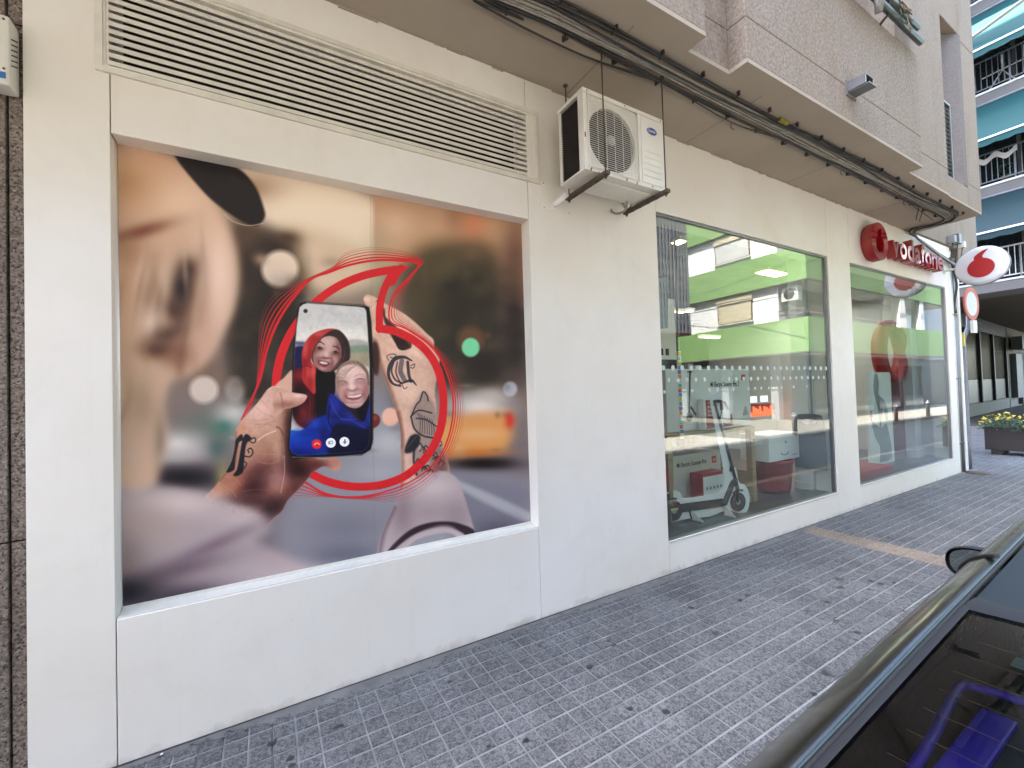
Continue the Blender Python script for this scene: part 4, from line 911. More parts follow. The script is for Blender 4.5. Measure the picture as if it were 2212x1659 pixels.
    poly(C3((300,400),(360,360),(440,342),(520,350),(580,400),(622,480),(630,600),(600,660),(540,690),(460,740),(330,720),(270,640),(260,560),(290,470)), (66,48,48), 1.5)
    for k in range(9): stroke(C3((420+k*16,352+k*6),(500+k*12,430+k*10),(560+k*6,560+k*8)), 1.8, (98,76,76) if k % 2 else (38,26,28), .6, 1)
    poly(C3((172,600),(185,520),(230,430),(300,375),(400,342),(480,342),(420,372),(350,430),(295,510),(262,590),(262,650),(306,705),(300,800),(296,945),(240,905),(180,820),(178,720),(180,690)), (182,58,56), 1)
    clip_to(C3((172,600),(185,520),(230,430),(300,375),(400,342),(480,342),(420,372),(350,430),(295,510),(262,590),(262,650),(306,705),(300,800),(296,945),(240,905),(180,820),(178,720),(180,690)), 1)
    for (x,y),rx,ry,c,al in (((210,520),12,40,(206,84,78),.8),((290,430),16,34,(146,36,42),.6),((330,385),24,9,(206,88,80),.8),((245,600),9,44,(140,34,40),.8),((200,650),14,16,(120,28,34),.8),((230,760),18,26,(208,76,70),.8),((280,740),7,44,(214,92,84),.7),((250,860),14,30,(150,38,42),.8),((195,740),8,30,(140,34,40),.7),((285,900),8,20,(196,64,62),.7)):
        blob(*C3((x,y))[0],rx,ry,c,al)
    stroke(C3((180,695),(215,680),(262,700)), 3, (96,22,30), .8, 1.6); clip_to(scr, .6, smooth=False)
    f1 = C3((352,440),(420,408),(495,425),(540,500),(545,590),(525,660),(460,725),(400,742),(350,728),(300,685),(272,610),(290,520))
    poly(f1, (176,130,122), 1.2); clip_to(f1, 1.0)
    for (x,y),rx,ry,c,al in (((430,450),36,18,(212,172,160),.85),((420,520),12,28,(206,164,152),.7),((350,480),18,14,(190,148,138),.6),((300,560),12,40,(116,78,76),.8),((345,585),17,13,(206,156,144),.8),((480,625),20,16,(196,146,136),.8),((405,580),10,18,(216,174,162),.8),((395,612),22,5,(120,74,72),.75),((530,560),12,60,(110,74,74),.8),((520,470),14,34,(140,100,98),.6),((375,735),30,9,(120,78,78),.8),((370,710),16,6,(190,144,134),.7),((340,530),18,8,(120,80,78),.7),((490,572),18,8,(120,80,78),.7),((330,650),8,26,(130,84,82),.6),((455,660),8,24,(124,80,80),.7),((450,700),24,14,(130,88,86),.7)):
        blob(*C3((x,y))[0],rx,ry,c,al)
    stroke(C3((318,468),(350,462),(388,486)), [2,4.2,2], (52,34,34), .85, 1.2); stroke(C3((464,504),(500,506),(528,532)), [2,4.2,2], (52,34,34), .85, 1.2)
    stroke(C3((312,516),(338,508),(370,524)), [1.5,3.4,2], (34,24,26), .9, .9); stroke(C3((316,526),(340,534),(366,530)), 1.6, (92,60,58), .7, 1); blob(*C3((342,521))[0], 3.6, 3.0, (30,20,22), .95)
    stroke(C3((464,558),(492,548),(520,570)), [1.5,3.4,2], (34,24,26), .9, .9); stroke(C3((468,568),(492,576),(514,574)), 1.6, (92,60,58), .7, 1); blob(*C3((491,562))[0], 3.6, 3.0, (30,20,22), .95)
    stroke(C3((374,606),(392,616),(412,614),(434,612)), 2.2, (88,50,50), .8, 1.4); stroke(C3((366,596),(346,622),(326,640)), 2, (124,80,76), .6, 1.6); stroke(C3((446,612),(462,640),(454,676)), 2, (118,74,72), .6, 1.6)
    poly(C3((322,640),(352,636),(395,644),(436,660),(424,686),(385,698),(345,682)), (118,62,64), 1.2); poly(C3((338,647),(380,646),(418,661),(405,671),(365,668)), (214,204,198), 1.0); stroke(C3((342,684),(382,700),(420,690)), 3, (164,98,98), .8, 1.4); stroke(C3((330,642),(378,640),(430,658)), 1.8, (100,50,52), .8, 1)
    clip_to(scr, .6, smooth=False)
    stroke(C3((350,440),(300,500),(275,580),(278,650)), [3,5,4,2], (58,40,40), .7, 2)
    for k in range(12): stroke(C3((440+k*9,742-k*3),(480+k*9,690-k*6),(530+k*6,630-k*9)), 1.7, (56,42,42) if k % 3 else (130,100,84), .75, 1)
    for k in range(6): stroke(C3((400+k*20,412),(430+k*18,440+k*4),(470+k*16,500+k*10)), 1.1, (110,80,76), .4, .8)
    # fair haired woman in the blue jacket
    poly(C3((490,780),(520,700),(580,650),(660,635),(740,660),(790,720),(812,800),(815,1000),(780,1060),(520,1060),(490,900)), (132,112,98), 1.5)
    for k in range(14): stroke(C3((560+k*16,650+abs(k-6)*6),(620+k*14,690+k*4),(700+k*9,790+k*10)), 1.6, (176,152,128) if k % 2 else (92,74,64), .6, .9)
    poly(C3((440,950),(560,1040),(700,1180),(800,1020),(835,1000),(840,1460),(700,1560),(430,1560),(400,1180)), (32,42,116), 1.5)
    poly(C3((50,1310),(170,1290),(360,1160),(440,1200),(470,1560),(40,1560)), (22,62,156), 1.5)
    for (x,y),rx,ry,c,al in (((110,1320),40,14,(30,102,196),.9),((90,1380),30,20,(24,80,176),.8),((200,1330),34,10,(20,50,128),.8),((320,1220),36,20,(34,78,176),.8),((270,1290),40,10,(22,48,124),.8),((200,1420),60,18,(26,58,150),.7),((180,1500),70,20,(22,36,110),.9),((380,1330),20,50,(22,32,96),.9),((360,1200),12,20,(24,50,130),.8),((480,1050),18,40,(46,60,150),.8),((560,1120),20,20,(30,40,110),.8),((620,1160),30,12,(52,66,152),.7),((520,1160),30,10,(24,30,86),.8),((740,1240),24,14,(48,60,140),.7),((800,1100),10,50,(40,54,140),.8)):
        blob(*C3((x,y))[0],rx,ry,c,al)
    poly(C3((470,1250),(620,1240),(780,1280),(840,1230),(840,1560),(440,1560)), (20,24,56), 5); stroke(C3((440,1000),(470,1080),(540,1180),(640,1200),(770,1270)), 3, (66,80,164), .7, 1.6); stroke(C3((545,1185),(700,1190)), 2, (78,90,170), .7, 1); stroke(C3((680,1300),(690,1520)), 3, (12,14,36), .8, 1); stroke(C3((430,1060),(420,1200),(480,1300)), 5, (14,18,52), .8, 2); stroke(C3((600,1290),(590,1500)), 2, (40,46,88), .5, 2)
    poly(C3((560,1000),(800,960),(800,1060),(740,1200),(640,1140)), (46,34,48), 2); poly(C3((690,1090),(800,1000),(790,1100),(750,1210)), (18,16,26), 2)
    f2 = C3((498,800),(540,712),(610,676),(700,684),(768,745),(804,825),(800,950),(755,1040),(690,1082),(600,1062),(535,985),(503,900))
    poly(f2, (196,150,142), 1.2); clip_to(f2, 1.0)
    for (x,y),rx,ry,c,al in (((620,735),48,20,(228,190,178),.85),((700,760),30,20,(214,172,162),.7),((640,850),10,34,(232,194,182),.85),((556,912),20,18,(212,148,140),.8),((760,890),18,20,(200,136,130),.8),((560,862),26,7,(160,110,106),.6),((725,842),24,7,(160,110,106),.6),((655,912),26,8,(150,100,96),.7),((640,885),12,12,(236,198,188),.8),((560,1000),16,40,(160,112,108),.7),((780,960),14,50,(148,102,100),.8),((650,1055),34,9,(214,168,158),.8),((640,1030),30,5,(150,104,100),.6),((508,860),8,60,(140,98,92),.8),((795,840),8,40,(150,106,102),.7),((690,1075),40,8,(150,104,102),.7),((585,960),8,18,(150,98,96),.6),((760,960),8,18,(140,92,92),.6)):
        blob(*C3((x,y))[0],rx,ry,c,al)
    stroke(C3((512,842),(540,828),(570,830),(604,842)), [1.4,3.2,3,1.6], (70,46,46), .85, 1); stroke(C3((520,852),(560,846),(598,852)), 1.6, (126,84,80), .6, 1.2)
    stroke(C3((676,822),(710,808),(740,808),(768,818)), [1.4,3.2,3,1.6], (70,46,46), .85, 1); stroke(C3((684,832),(720,824),(762,828)), 1.6, (126,84,80), .6, 1.2)
    stroke(C3((680,784),(710,768),(748,768)), 2.6, (140,100,88), .6, 1.4); stroke(C3((510,806),(545,792),(585,792)), 2.6, (140,100,88), .6, 1.4)
    stroke(C3((606,908),(630,920),(662,920),(692,904)), 2.4, (112,66,64), .75, 1.4); stroke(C3((600,880),(596,900)), 2, (150,100,94), .6, 1.2); stroke(C3((694,872),(700,894)), 2, (150,100,94), .6, 1.2)
    stroke(C3((596,910),(572,940),(566,972)), 2, (150,98,94), .6, 1.6); stroke(C3((706,900),(748,924),(762,956)), 2, (146,94,92), .6, 1.6)
    poly(C3((578,966),(640,962),(748,947),(742,972),(706,1002),(645,1010),(600,996)), (138,74,76), 1.2); poly(C3((598,970),(660,966),(738,953),(716,976),(660,986),(618,982)), (222,212,206), 1.0)
    for k in range(7): stroke(C3((610+k*19,968-k*2),(612+k*19,982-k*2)), .8, (170,150,146), .5, .6)
    stroke(C3((604,996),(650,1010),(706,1000)), 3, (180,112,112), .8, 1.3); clip_to(scr, .6, smooth=False)
    for k in range(14): stroke(C3((478+k*6,970-k*9),(500+k*9,830-k*7),(560+k*12,720-k*4)), 1.4, (190,166,140) if k % 2 else (112,90,76), .6, .8)
    stroke(C3((500,778),(560,786),(634,828)), 1.5, (214,194,168), .8, .7); stroke(C3((505,800),(570,806),(612,836)), 1.1, (206,184,158), .6, .6); stroke(C3((560,950),(520,946),(480,960)), 1.2, (190,166,146), .6, .7); stroke(C3((700,650),(780,740),(806,860)), 5, (110,90,76), .8, 2)
    for (cx, cy), col in (((309,1418),(216,44,42)), ((442,1407),(238,236,236)), ((571,1397),(238,236,236))):
        a = C3((cx, cy))[0]; blob(a[0], a[1], 16.8, 16.2, col, 1, 0, .04)
    stroke(C3((288,1425),(300,1412),(320,1410),(334,1422)), 4, (240,150,140), 1, .8)
    poly(C3((428,1392),(462,1388),(464,1418),(430,1420)), (70,70,74), .7, 1, smooth=False); poly(C3((433,1397),(458,1394),(460,1413),(434,1415)), (236,236,236), .7, 1, smooth=False); stroke(C3((421,1396),(427,1406),(422,1418)), 2.5, (70,70,74), 1, .7)
    stroke(C3((574,1380),(574,1400)), 6, (110,110,112), 1, .7); stroke(C3((560,1396),(566,1410),(580,1410),(588,1394)), 1.6, (70,70,74), 1, .6); stroke(C3((574,1410),(574,1418)), 1.6, (70,70,74), 1, .6)
    a = C3((209,170))[0]; blob(a[0], a[1], 7.5, 7, (70,70,74), 1, 0, .08); blob(a[0], a[1], 4, 4, (40,40,44), 1)
    clip_to(None)
    # --- left thumb over the phone
    th = D_((790,290),(820,270),(900,298),(980,310),(1018,322),(1020,345),(990,385),(930,415),(870,430),(832,436),(800,470),(760,480),(740,400),(750,320))
    poly(th, (200,146,128), 1); clip_to(th, 1); blob(*D_((960,325))[0],26,8,(232,190,170),.9,8); blob(*D_((850,400))[0],50,16,(140,90,80),.7); blob(*D_((830,320))[0],30,14,(216,166,148),.7); stroke(D_((800,300),(815,360),(825,430)), 5, (140,94,80), .6, 3); clip_to(None)
    stroke(D_((690,282),(740,250),(800,256)), 3, (232,196,178), .7, 2)
    # --- soft sleeve, lower left
    poly([(0,1240),(90,1222),(190,1205),(300,1228),(420,1262),(510,1300),(548,1345),(500,1400),(620,1450),(760,1520),(700,1700),(0,1760)], (164,146,146), 15)
    blob(240,1260,150,50,(200,178,172),.9); blob(450,1310,90,34,(186,164,160),.8); blob(110,1330,120,60,(170,146,136),.8); blob(360,1400,170,26,(122,104,112),.85,-24); blob(560,1450,110,34,(164,142,142),.8,28); blob(250,1480,180,40,(106,92,100),.8,-14); blob(60,1560,140,70,(36,34,42),.95); blob(240,1580,190,50,(66,60,70),.9,-10); blob(60,1440,70,80,(132,112,106),.7)
    # joint between print strips, marker scribble
    stroke([(893,215),(897,900),(903,1489)], 1.6, (120,100,92), .35, .8, smooth=False)
    w_ = (176,170,168)
    stroke([(66,1096),(68,1086),(74,1094),(80,1086),(82,1098)], 1.6, w_, .8, .6, smooth=False); stroke([(86,1098),(90,1090),(94,1098)], 1.4, w_, .8, .6); stroke([(97,1100),(99,1084),(104,1086)], 1.4, w_, .8, .6); stroke([(96,1092),(106,1092)], 1.3, w_, .8, .6)
    stroke([(84,1118),(76,1110),(78,1103),(84,1107),(90,1103),(92,1110),(84,1118)], 1.6, w_, .8, .6)
paint()
rg4 = np.random.default_rng(4); grain = rg4.normal(0, 2.2, (QH, QW, 1)).astype(np.float32)
blot = rg4.normal(0, 1, (QH, QW)).astype(np.float32); b1 = gauss1(gauss1(blot, 2.2, 0), 2.2, 1); b2 = gauss1(gauss1(blot, 6, 0), 6, 1); b1 /= b1.std(); b2 /= b2.std()
keep = np.zeros((QH, QW), np.float32)
for P_k in (D_((150,1190),(345,955),(425,720),(505,505),(690,282),(800,256),(1020,330),(900,760),(1240,830),(1290,930),(1065,955),(860,1180),(740,1330),(420,1300)), B_((30,112),(60,86),(262,195),(432,345),(463,436),(446,720),(516,1110),(240,1215),(246,1090),(205,720),(108,420)), A_((456,380),(806,395),(840,700),(830,1110),(430,1150),(404,1105),(430,640))):
    mk_, kx0, ky0 = poly_mask(P_k, 3); keep[ky0:ky0+mk_.shape[0], kx0:kx0+mk_.shape[1]] = np.maximum(keep[ky0:ky0+mk_.shape[0], kx0:kx0+mk_.shape[1]], mk_)
ART *= (1+(keep*(0.010*b1+0.009*b2))[..., None]); ART += grain
# rectify: each texel of the flat poster looks up the artwork
PX0, PX1, PZ0, PZ1, PY = -0.592, 1.648, 0.655, 2.86, 0.10
TW, TH = 1280, 1260
tx = PX0+(np.arange(TW)+0.5)/TW*(PX1-PX0); tz = PZ0+(np.arange(TH)+0.5)/TH*(PZ1-PZ0)
Xg_, Zg_ = np.meshgrid(tx, tz)
dxyz = np.stack([Xg_-CAM[0], np.full_like(Xg_, PY-CAM[1]), Zg_-CAM[2]], -1)
zc_ = dxyz@FW; uu = 1106+F_PX*(dxyz@RT)/zc_; v_ = 829.5-F_PX*(dxyz@UP)/zc_
# small linear fit so the print fills the opening edge to edge
qx = (uu-219.4)/.6448; qy = (v_-274.3)/.6448
cor = [(-0.592, 0.655, 48, 1618), (1.648, 0.655, 1435, 1327), (1.648, 2.835, 1407, 333), (-0.592, 2.835, 37, 52)]
def prq(x, z):
    d_ = np.array([x-CAM[0], PY-CAM[1], z-CAM[2]]); q_ = d_@FW
    return ((1106+F_PX*(d_@RT)/q_)-219.4)/.6448, ((829.5-F_PX*(d_@UP)/q_)-274.3)/.6448
fx = (Xg_-PX0)/(PX1-PX0); fz = (Zg_-0.655)/(2.835-0.655)
dd = [np.array(c[2:])-np.array(prq(c[0], c[1])) for c in cor]
ex_ = (dd[0][0]*(1-fx)+dd[1][0]*fx)*(1-fz)+(dd[3][0]*(1-fx)+dd[2][0]*fx)*fz
ey_ = (dd[0][1]*(1-fx)+dd[1][1]*fx)*(1-fz)+(dd[3][1]*(1-fx)+dd[2][1]*fx)*fz
qx = np.clip(qx+ex_, 0, QW-2.001); qy = np.clip(qy+ey_, 0, QH-2.001)
ix, iy = qx.astype(int), qy.astype(int); ax_, ay_ = (qx-ix)[..., None], (qy-iy)[..., None]
tex = ART[iy, ix]*(1-ax_)*(1-ay_)+ART[iy, ix+1]*ax_*(1-ay_)+ART[iy+1, ix]*(1-ax_)*ay_+ART[iy+1, ix+1]*ax_*ay_
rgba = np.ones((TH, TW, 4), np.float32); tn_ = np.clip(tex/255.0, 0, 1); lum_ = (tn_@np.array((.3, .59, .11), np.float32))[..., None]; tn_ = lum_+(tn_-lum_)*0.88
tn_ = np.where(tn_ < .5, .5*(np.maximum(tn_, 0)*2)**1.38, 1-.5*((1-np.clip(tn_, 0, 1))*2)**1.06); rgba[..., :3] = np.clip(tn_, 0, 1)
img = bpy.data.images.new('poster_print', TW, TH); img.pixels.foreach_set(rgba.ravel()); img.update(); img.pack()
pm, nt, pp, out = nodes_of('poster_print')
tn = nt.nodes.new('ShaderNodeTexImage'); tn.image = img; tn.extension = 'EXTEND'
gain = mixc(nt, 1.0, tn.outputs[0], (1.34, 1.35, 1.34), 'MULTIPLY')
nt.links.new(gain, pp.inputs['Base Color']); pp.inputs['Roughness'].default_value = 0.42; pp.inputs['Specular IOR Level'].default_value = 0.25
pme = bpy.data.meshes.new('poster')
pme.from_pydata([(PX0, PY, PZ0), (PX1, PY, PZ0), (PX1, PY, PZ1), (PX0, PY, PZ1), (PX0, PY+.006, PZ0), (PX1, PY+.006, PZ0), (PX1, PY+.006, PZ1), (PX0, PY+.006, PZ1)], [],
                [(0,1,2,3), (0,4,5,1), (1,5,6,2), (2,6,7,3), (3,7,4,0), (4,7,6,5)])
uvl = pme.uv_layers.new(name='uv')
for poly_ in pme.polygons:
    for li in poly_.loop_indices:
        v = pme.vertices[pme.loops[li].vertex_index].co; uvl.data[li].uv = ((v.x-PX0)/(PX1-PX0), (v.z-PZ0)/(PZ1-PZ0))
pme.materials.append(pm)
poster = bpy.data.objects.new('poster', pme); link(poster)
tag(poster, 'huge printed poster of tattooed hands filming two smiling women with a phone', 'poster')
# ================================================================== signs
def speech_mark(cx, cy, r_):
    """round speech mark with its curved tail, as a polygon"""
    pts = []
    for k in range(33):
        a = R(118)+k*R(314)/32*1.0
        pts.append((cx+r_*math.cos(a), cy+r_*math.sin(a)))
    # tail up to the tip and back
    tail = smooth_open([pts[-1], (cx+r_*0.18, cy+r_*1.05), (cx+r_*0.22, cy+r_*1.35), (cx+r_*0.62, cy+r_*1.86)], 5)[1:]
    back = smooth_open([(cx+r_*0.62, cy+r_*1.86), (cx+r_*0.10, cy+r_*1.68), (cx-r_*0.42, cy+r_*1.28), pts[0]], 5)[1:-1]
    return pts+tail+back
fs = thing('fascia_sign', 'red three dimensional shop lettering with round emblem over the second window', 'sign', (8.0, 0.0, 3.3))
# emblem: thick ring with a speech-mark shaped hole
cx, cz, ro = 7.09, 3.46, 0.252
hole = speech_mark(cx, cz-0.035, 0.118); n = 64
def ring_solid(outer, inner, y0, y1):
    """outer/inner resampled by angle about the hole centre"""
    m = MB(); c0 = (cx, cz-0.02)
    def hit(poly_, a):
        best = 0; dx, dz = math.cos(a), math.sin(a); n_ = len(poly_)
        for i in range(n_):
            x1, z1 = poly_[i][0]-c0[0], poly_[i][1]-c0[1]; x2, z2 = poly_[(i+1) % n_][0]-c0[0], poly_[(i+1) % n_][1]-c0[1]
            den = dx*(z2-z1)-dz*(x2-x1)
            if abs(den) < 1e-9: continue
            t = (x1*(z2-z1)-z1*(x2-x1))/den; s = (x1*dz-z1*dx)/den
            if t > 0 and -1e-6 <= s <= 1+1e-6: best = max(best, t)
        return (c0[0]+dx*best, c0[1]+dz*best)
    o = [hit(outer, 2*PI*k/96) for k in range(96)]; i_ = [hit(inner, 2*PI*k/96) for k in range(96)]; N = 96
    v = [(a, y0, b) for a, b in o]+[(a, y0, b) for a, b in i_]+[(a, y1, b) for a, b in o]+[(a, y1, b) for a, b in i_]
    f = []
    for k in range(N):
        j = (k+1) % N; f += [(k, j, N+j, N+k), (2*N+k, 2*N+j, 3*N+j, 3*N+k), (k, j, 2*N+j, 2*N+k), (N+k, N+j, 3*N+j, 3*N+k)]
    m.add(v, f); return m
outer_p = circ(cx, cz, ro, 64)
em = ring_solid(outer_p, hole, -0.125, -0.03).build('emblem', M['red_side'], fs)
ring_solid(circ(cx, cz, ro*0.985, 64), [(cx+(a-cx)*1.05, cz+(b-cz)*1.04) for a, b in hole], -0.1285, -0.126).build('emblem_face', M['red_gloss'], em)
MB().prism(circ(cx, cz, ro*0.93, 40), XZ(-0.03), 0.0, 0.028).build('mount', M['red_side'], em)
word = 'vodafone'; adv = {'v': .5, 'o': .56, 'd': .56, 'a': .52, 'f': .33, 'n': .55, 'e': .54}
xw = 7.50; total = sum(adv[c] for c in word); kx = (9.42-xw)/total; sz = 0.44
for c in word:
    vs_, fc_ = text_mesh(c, ext=0.5, offset=0.028)
    xs_ = [v[0] for v in vs_]; w_ = adv[c]*kx*0.93; mw = max(xs_)-min(xs_)
    m = MB(); m.add([(xw+(v[0]-min(xs_))/mw*w_, -0.075+(0-v[2])*0.10, 3.335+v[1]*sz) for v in vs_], fc_)
    o = m.build('letter', M['red_side'], fs)
    vs2, f2 = text_mesh(c, ext=0.0, offset=0.018)
    m = MB(); m.add([(xw+(v[0]-min(xs_))/mw*w_, -0.1265, 3.335+v[1]*sz) for v in vs2], f2)
    m.build('letter_face', M['red_gloss'], o); xw += adv[c]*kx
# round projecting blade sign
bs = thing('blade_sign', 'white round projecting sign with red speech mark at the shop corner', 'sign', (9.9, -0.43, 3.39))
BX = 9.9
MB().lathe([(0.001, -0.052), (0.24, -0.050), (0.275, -0.042), (0.297, -0.028), (0.305, -0.008), (0.305, 0.008), (0.297, 0.028), (0.275, 0.042), (0.24, 0.050), (0.001, 0.052)], (BX, -0.435, 3.39), 48, 'x').build('disc', M['white_acr'], bs)
MB().lathe([(0.2965, -0.022), (0.309, -0.016), (0.309, 0.016), (0.2965, 0.022)], (BX, -0.435, 3.39), 48, 'x').build('rim', M['galv'], bs)
sm2 = speech_mark(0.0, -0.035, 0.152)
for s_ in (-1, 1):
    MB().prism([(-0.435-u, 3.39+v) for u, v in sm2], YZ(BX+s_*0.0555), -0.001*1, 0.001).build('speech_mark', M['red'], bs)
MB().tube([(BX, -0.13, 3.42), (BX, 0.0, 3.42)], 0.018, 12).build('bracket', M['white_metal'], bs)
MB().lathe([(0.05, -0.012), (0.05, 0.0)], (BX, 0.0, 3.42), 16, 'y').build('wall_plate', M['white_metal'], bs)
# traffic sign on its post
ts = thing('road_sign', 'white round traffic sign with red border seen edge on at the corner', 'road sign', (10.78, 0.03, 0))
MB().tube(smooth_open([(10.78, 0.03, 0.0), (10.78, 0.03, 2.0), (10.79, 0.03, 2.28), (10.86, 0.0, 2.45), (10.90, -0.02, 2.6), (10.90, -0.02, 3.1)], 5), 0.03, 12).build('post', M['galv'], ts)
ctr = Vector((10.88, -0.06, 2.93)); nrm = Vector((-0.08, -0.997, 0.0)).normalized(); sd2 = Vector((-nrm.y, nrm.x, 0))
def disc(r0, r1, d0, d1, mat, nm, par):
    m = MB(); N = 36
    ring_ = lambda r_, d_: [ctr+nrm*d_+(sd2*math.cos(2*PI*k/N)+Vector((0, 0, 1))*math.sin(2*PI*k/N))*r_ for k in range(N)]
    if r0 == 0: m.add(ring_(r1, d0)+ring_(r1, d1), [tuple(range(N)), tuple(range(N, 2*N))]+[(k, (k+1) % N, N+(k+1) % N, N+k) for k in range(N)])
    else: m.add(ring_(r1, d1)+ring_(r0, d1)+ring_(r1, d0), [(k, (k+1) % N, N+(k+1) % N, N+k) for k in range(N)]+[(k, (k+1) % N, 2*N+(k+1) % N, 2*N+k) for k in range(N)])
    return m.build(nm, mat, par)
dk = disc(0, 0.29, 0.0, 0.02, M['white_acr'], 'sign_disc', ts); disc(0.215, 0.291, 0.0, 0.0215, simple('faded_red', (0.45, 0.10, 0.07), 0.5), 'red_border', ts)
MB().obox(ctr+Vector((-.01, -.03, -0.41)), sd2*0.075, nrm*0.02, Vector((0, 0, 0.11))).build('supplementary_plate', M['white_metal'], ts)
MB().bbox((10.66, -0.01, 2.18), (10.72, 0.02, 2.42), 0.004).build('notice', simple('yellow_notice', (0.55, 0.42, 0.05), 0.5), ts)

# ================================================================== inside the shop
FZ = 0.275
sh = thing('shop_interior', 'dim shop room with dark floor seen through both windows', 'room', (6.6, 3.5, FZ))
MB().box((2.75, 0.25, 0.0), (10.15, 7.2, FZ)).box((2.975, 0.06, 0.2785), (5.942, 0.25, FZ+.002)).box((6.534, 0.06, 0.2785), (9.897, 0.25, FZ+.002)).build('floor', M['shop_floor'], sh)
MB().box((2.7, 7.2, FZ), (10.2, 7.3, 3.3)).build('back_wall', M['shop_red'], sh)
MB().box((2.64, 0.25, FZ), (2.75, 7.2, 3.3)).build('side_wall', M['shop_dark'], sh)
MB().box((10.10, 0.06, 0.28), (10.2, 7.2, 3.3)).build('side_wall', M['shop_white'], sh)
MB().box((2.7, 0.25, 3.3), (10.2, 7.3, 3.36)).build('ceiling', M['print_grey'], sh)
MB().box((5.95, 0.25, FZ), (6.50, 0.42, 3.3)).bbox((5.87, 0.25, FZ), (5.945, 0.43, 3.3), .004).build('pillar', M['shop_white'], sh)
MB().box((5.852, 0.25, FZ), (5.869, 0.44, FZ+0.09)).build('skirting', M['white_metal'], sh)
MB().bbox((9.66, 0.40, FZ), (9.93, 0.75, 3.3), .004).bbox((9.63, 0.38, FZ), (9.95, 0.78, FZ+0.14), .004).build('pillar', M['shop_white'], sh)
MB().box((2.75, 2.6, FZ), (4.6, 2.7, 3.3)).build('partition', M['shop_red'], sh)
MB().box((7.6, 4.6, FZ), (10.1, 4.7, 3.3)).build('partition', M['shop_dark'], sh)
for k in range(4): MB().bbox((6.3+k*0.95, 4.1, FZ), (7.15+k*0.95, 4.5, 1.9), .006).build('shelf_unit', M['print_grey'] if k % 2 else M['shop_dark'], sh)
# lit lamps
def lamp(nm, lab, c, size, mat, grp=None):
    o = thing(nm, lab, 'ceiling light', c, group=grp)
    MB().bbox((c[0]-size[0]-.02, c[1]-size[1]-.02, c[2]), (c[0]+size[0]+.02, c[1]+size[1]+.02, c[2]+0.04), .004).build('housing', M['white_metal'], o)
    if nm == 'louvre_light':
        for k in range(9):
            x = c[0]-size[0]+(k+.5)*2*size[0]/9; MB().box((x-size[0]/9+.012, c[1]-size[1], c[2]-.008), (x+size[0]/9-.012, c[1]+size[1], c[2]-.001)).build('lamp_cell', mat, o)
    else: MB().box((c[0]-size[0], c[1]-size[1], c[2]-.01), (c[0]+size[0], c[1]+size[1], c[2]-.001)).build('diffuser', mat, o)
    return o
za = lambda a, b: (1398.9+a*.22484, 449.8+b*.22484)
def hp(u, v, z): q = atz(u, v, z); return (float(q[0]), float(q[1]), z)
lamp('louvre_light', 'lit orange louvred ceiling light high in the scooter window', hp(*za(1195, 625), 3.2), (0.26, 0.09), M['lamp'])
lamp('strip_light', 'lit yellow strip light at the left edge of the scooter window', hp(*za(190, 985), 2.75), (0.34, 0.03), M['lamp'])
lamp('downlight', 'small round lit downlight near the top left of the scooter window', hp(*za(300, 325), 3.2), (0.05, 0.05), M['lamp'])
lamp('downlight', 'small lit downlight below the round one beside the dark wall', hp(*za(395, 988), 2.85), (0.05, 0.05), M['lamp'])
lamp('tube_light', 'short white lit tube reflected near the green sign board', hp(*za(595, 1240), 2.5), (0.25, 0.03), M['lamp_white'])
ld = bpy.data.lights.new('shop_lamp_light', 'AREA'); ld.shape = 'RECTANGLE'; ld.size = 4.5; ld.size_y = 2.2; ld.energy = 6; ld.color = (1, 0.9, 0.76)
lo_ = bpy.data.objects.new('shop_lamp_light', ld); link(lo_); lo_.location = (5.0, 2.0, 3.14)
ld2 = bpy.data.lights.new('shop_lamp_light', 'AREA'); ld2.shape = 'RECTANGLE'; ld2.size = 2.8; ld2.size_y = 2.0; ld2.energy = 4; ld2.color = (1, 0.92, 0.8)
l2 = bpy.data.objects.new('shop_lamp_light', ld2); link(l2); l2.location = (8.4, 1.8, 3.14)

# wooden display table
tb = thing('display_table', 'pale oak open display table behind the scooter cut-out', 'table', (4.1, 0.8, FZ))
MB().bbox((3.40, 0.34, 1.10), (4.86, 1.25, 1.14), .004).build('table_top', M['wood'], tb)
for x in (3.40, 4.79):
    for y in (0.34, 1.18): MB().bbox((x, y, FZ), (x+0.07, y+0.07, 1.10), .004).build('leg', M['wood'], tb)
MB().bbox((3.472, 0.36, FZ+.001), (4.788, 1.22, FZ+0.06), .004).build('lower_shelf', M['wood'], tb)
MB().bbox((4.80, 0.412, FZ), (4.852, 1.178, 0.62), .004).build('side_panel', M['wood'], tb)
def carton(nm, lab, a, b, mat=None, e=.006):
    o = MB().bbox(a, b, e).build(nm, mat or M['white_print'], None); tag(o, lab, 'box'); return o
def nm_txt(txt, par, org, w=None, h=None, mat=None, off=0.0): return text_on(txt, 'lettering', mat or M['print_grey'], par, org, (1, 0, 0), (0, 0, 1), w=w, h=h, depth=0.0012, offset=off)
bb = carton('carton', 'largest white scooter carton standing on the oak table', (3.56, 0.47, 1.142), (5.02, 0.72, 1.80))
nm_txt('Mi Electric Scooter Pro 2', bb, (4.28, 0.4685, 1.60), w=0.52, h=0.055, mat=M['print_black'], off=.01)
MB().box((4.86, 0.4670, 1.665), (4.93, 0.4695, 1.735)).build('logo_tile', M['orange'], bb); nm_txt('mi', bb, (4.874, 0.4655, 1.688), w=0.042, h=0.026, mat=M['white_print'], off=.02)
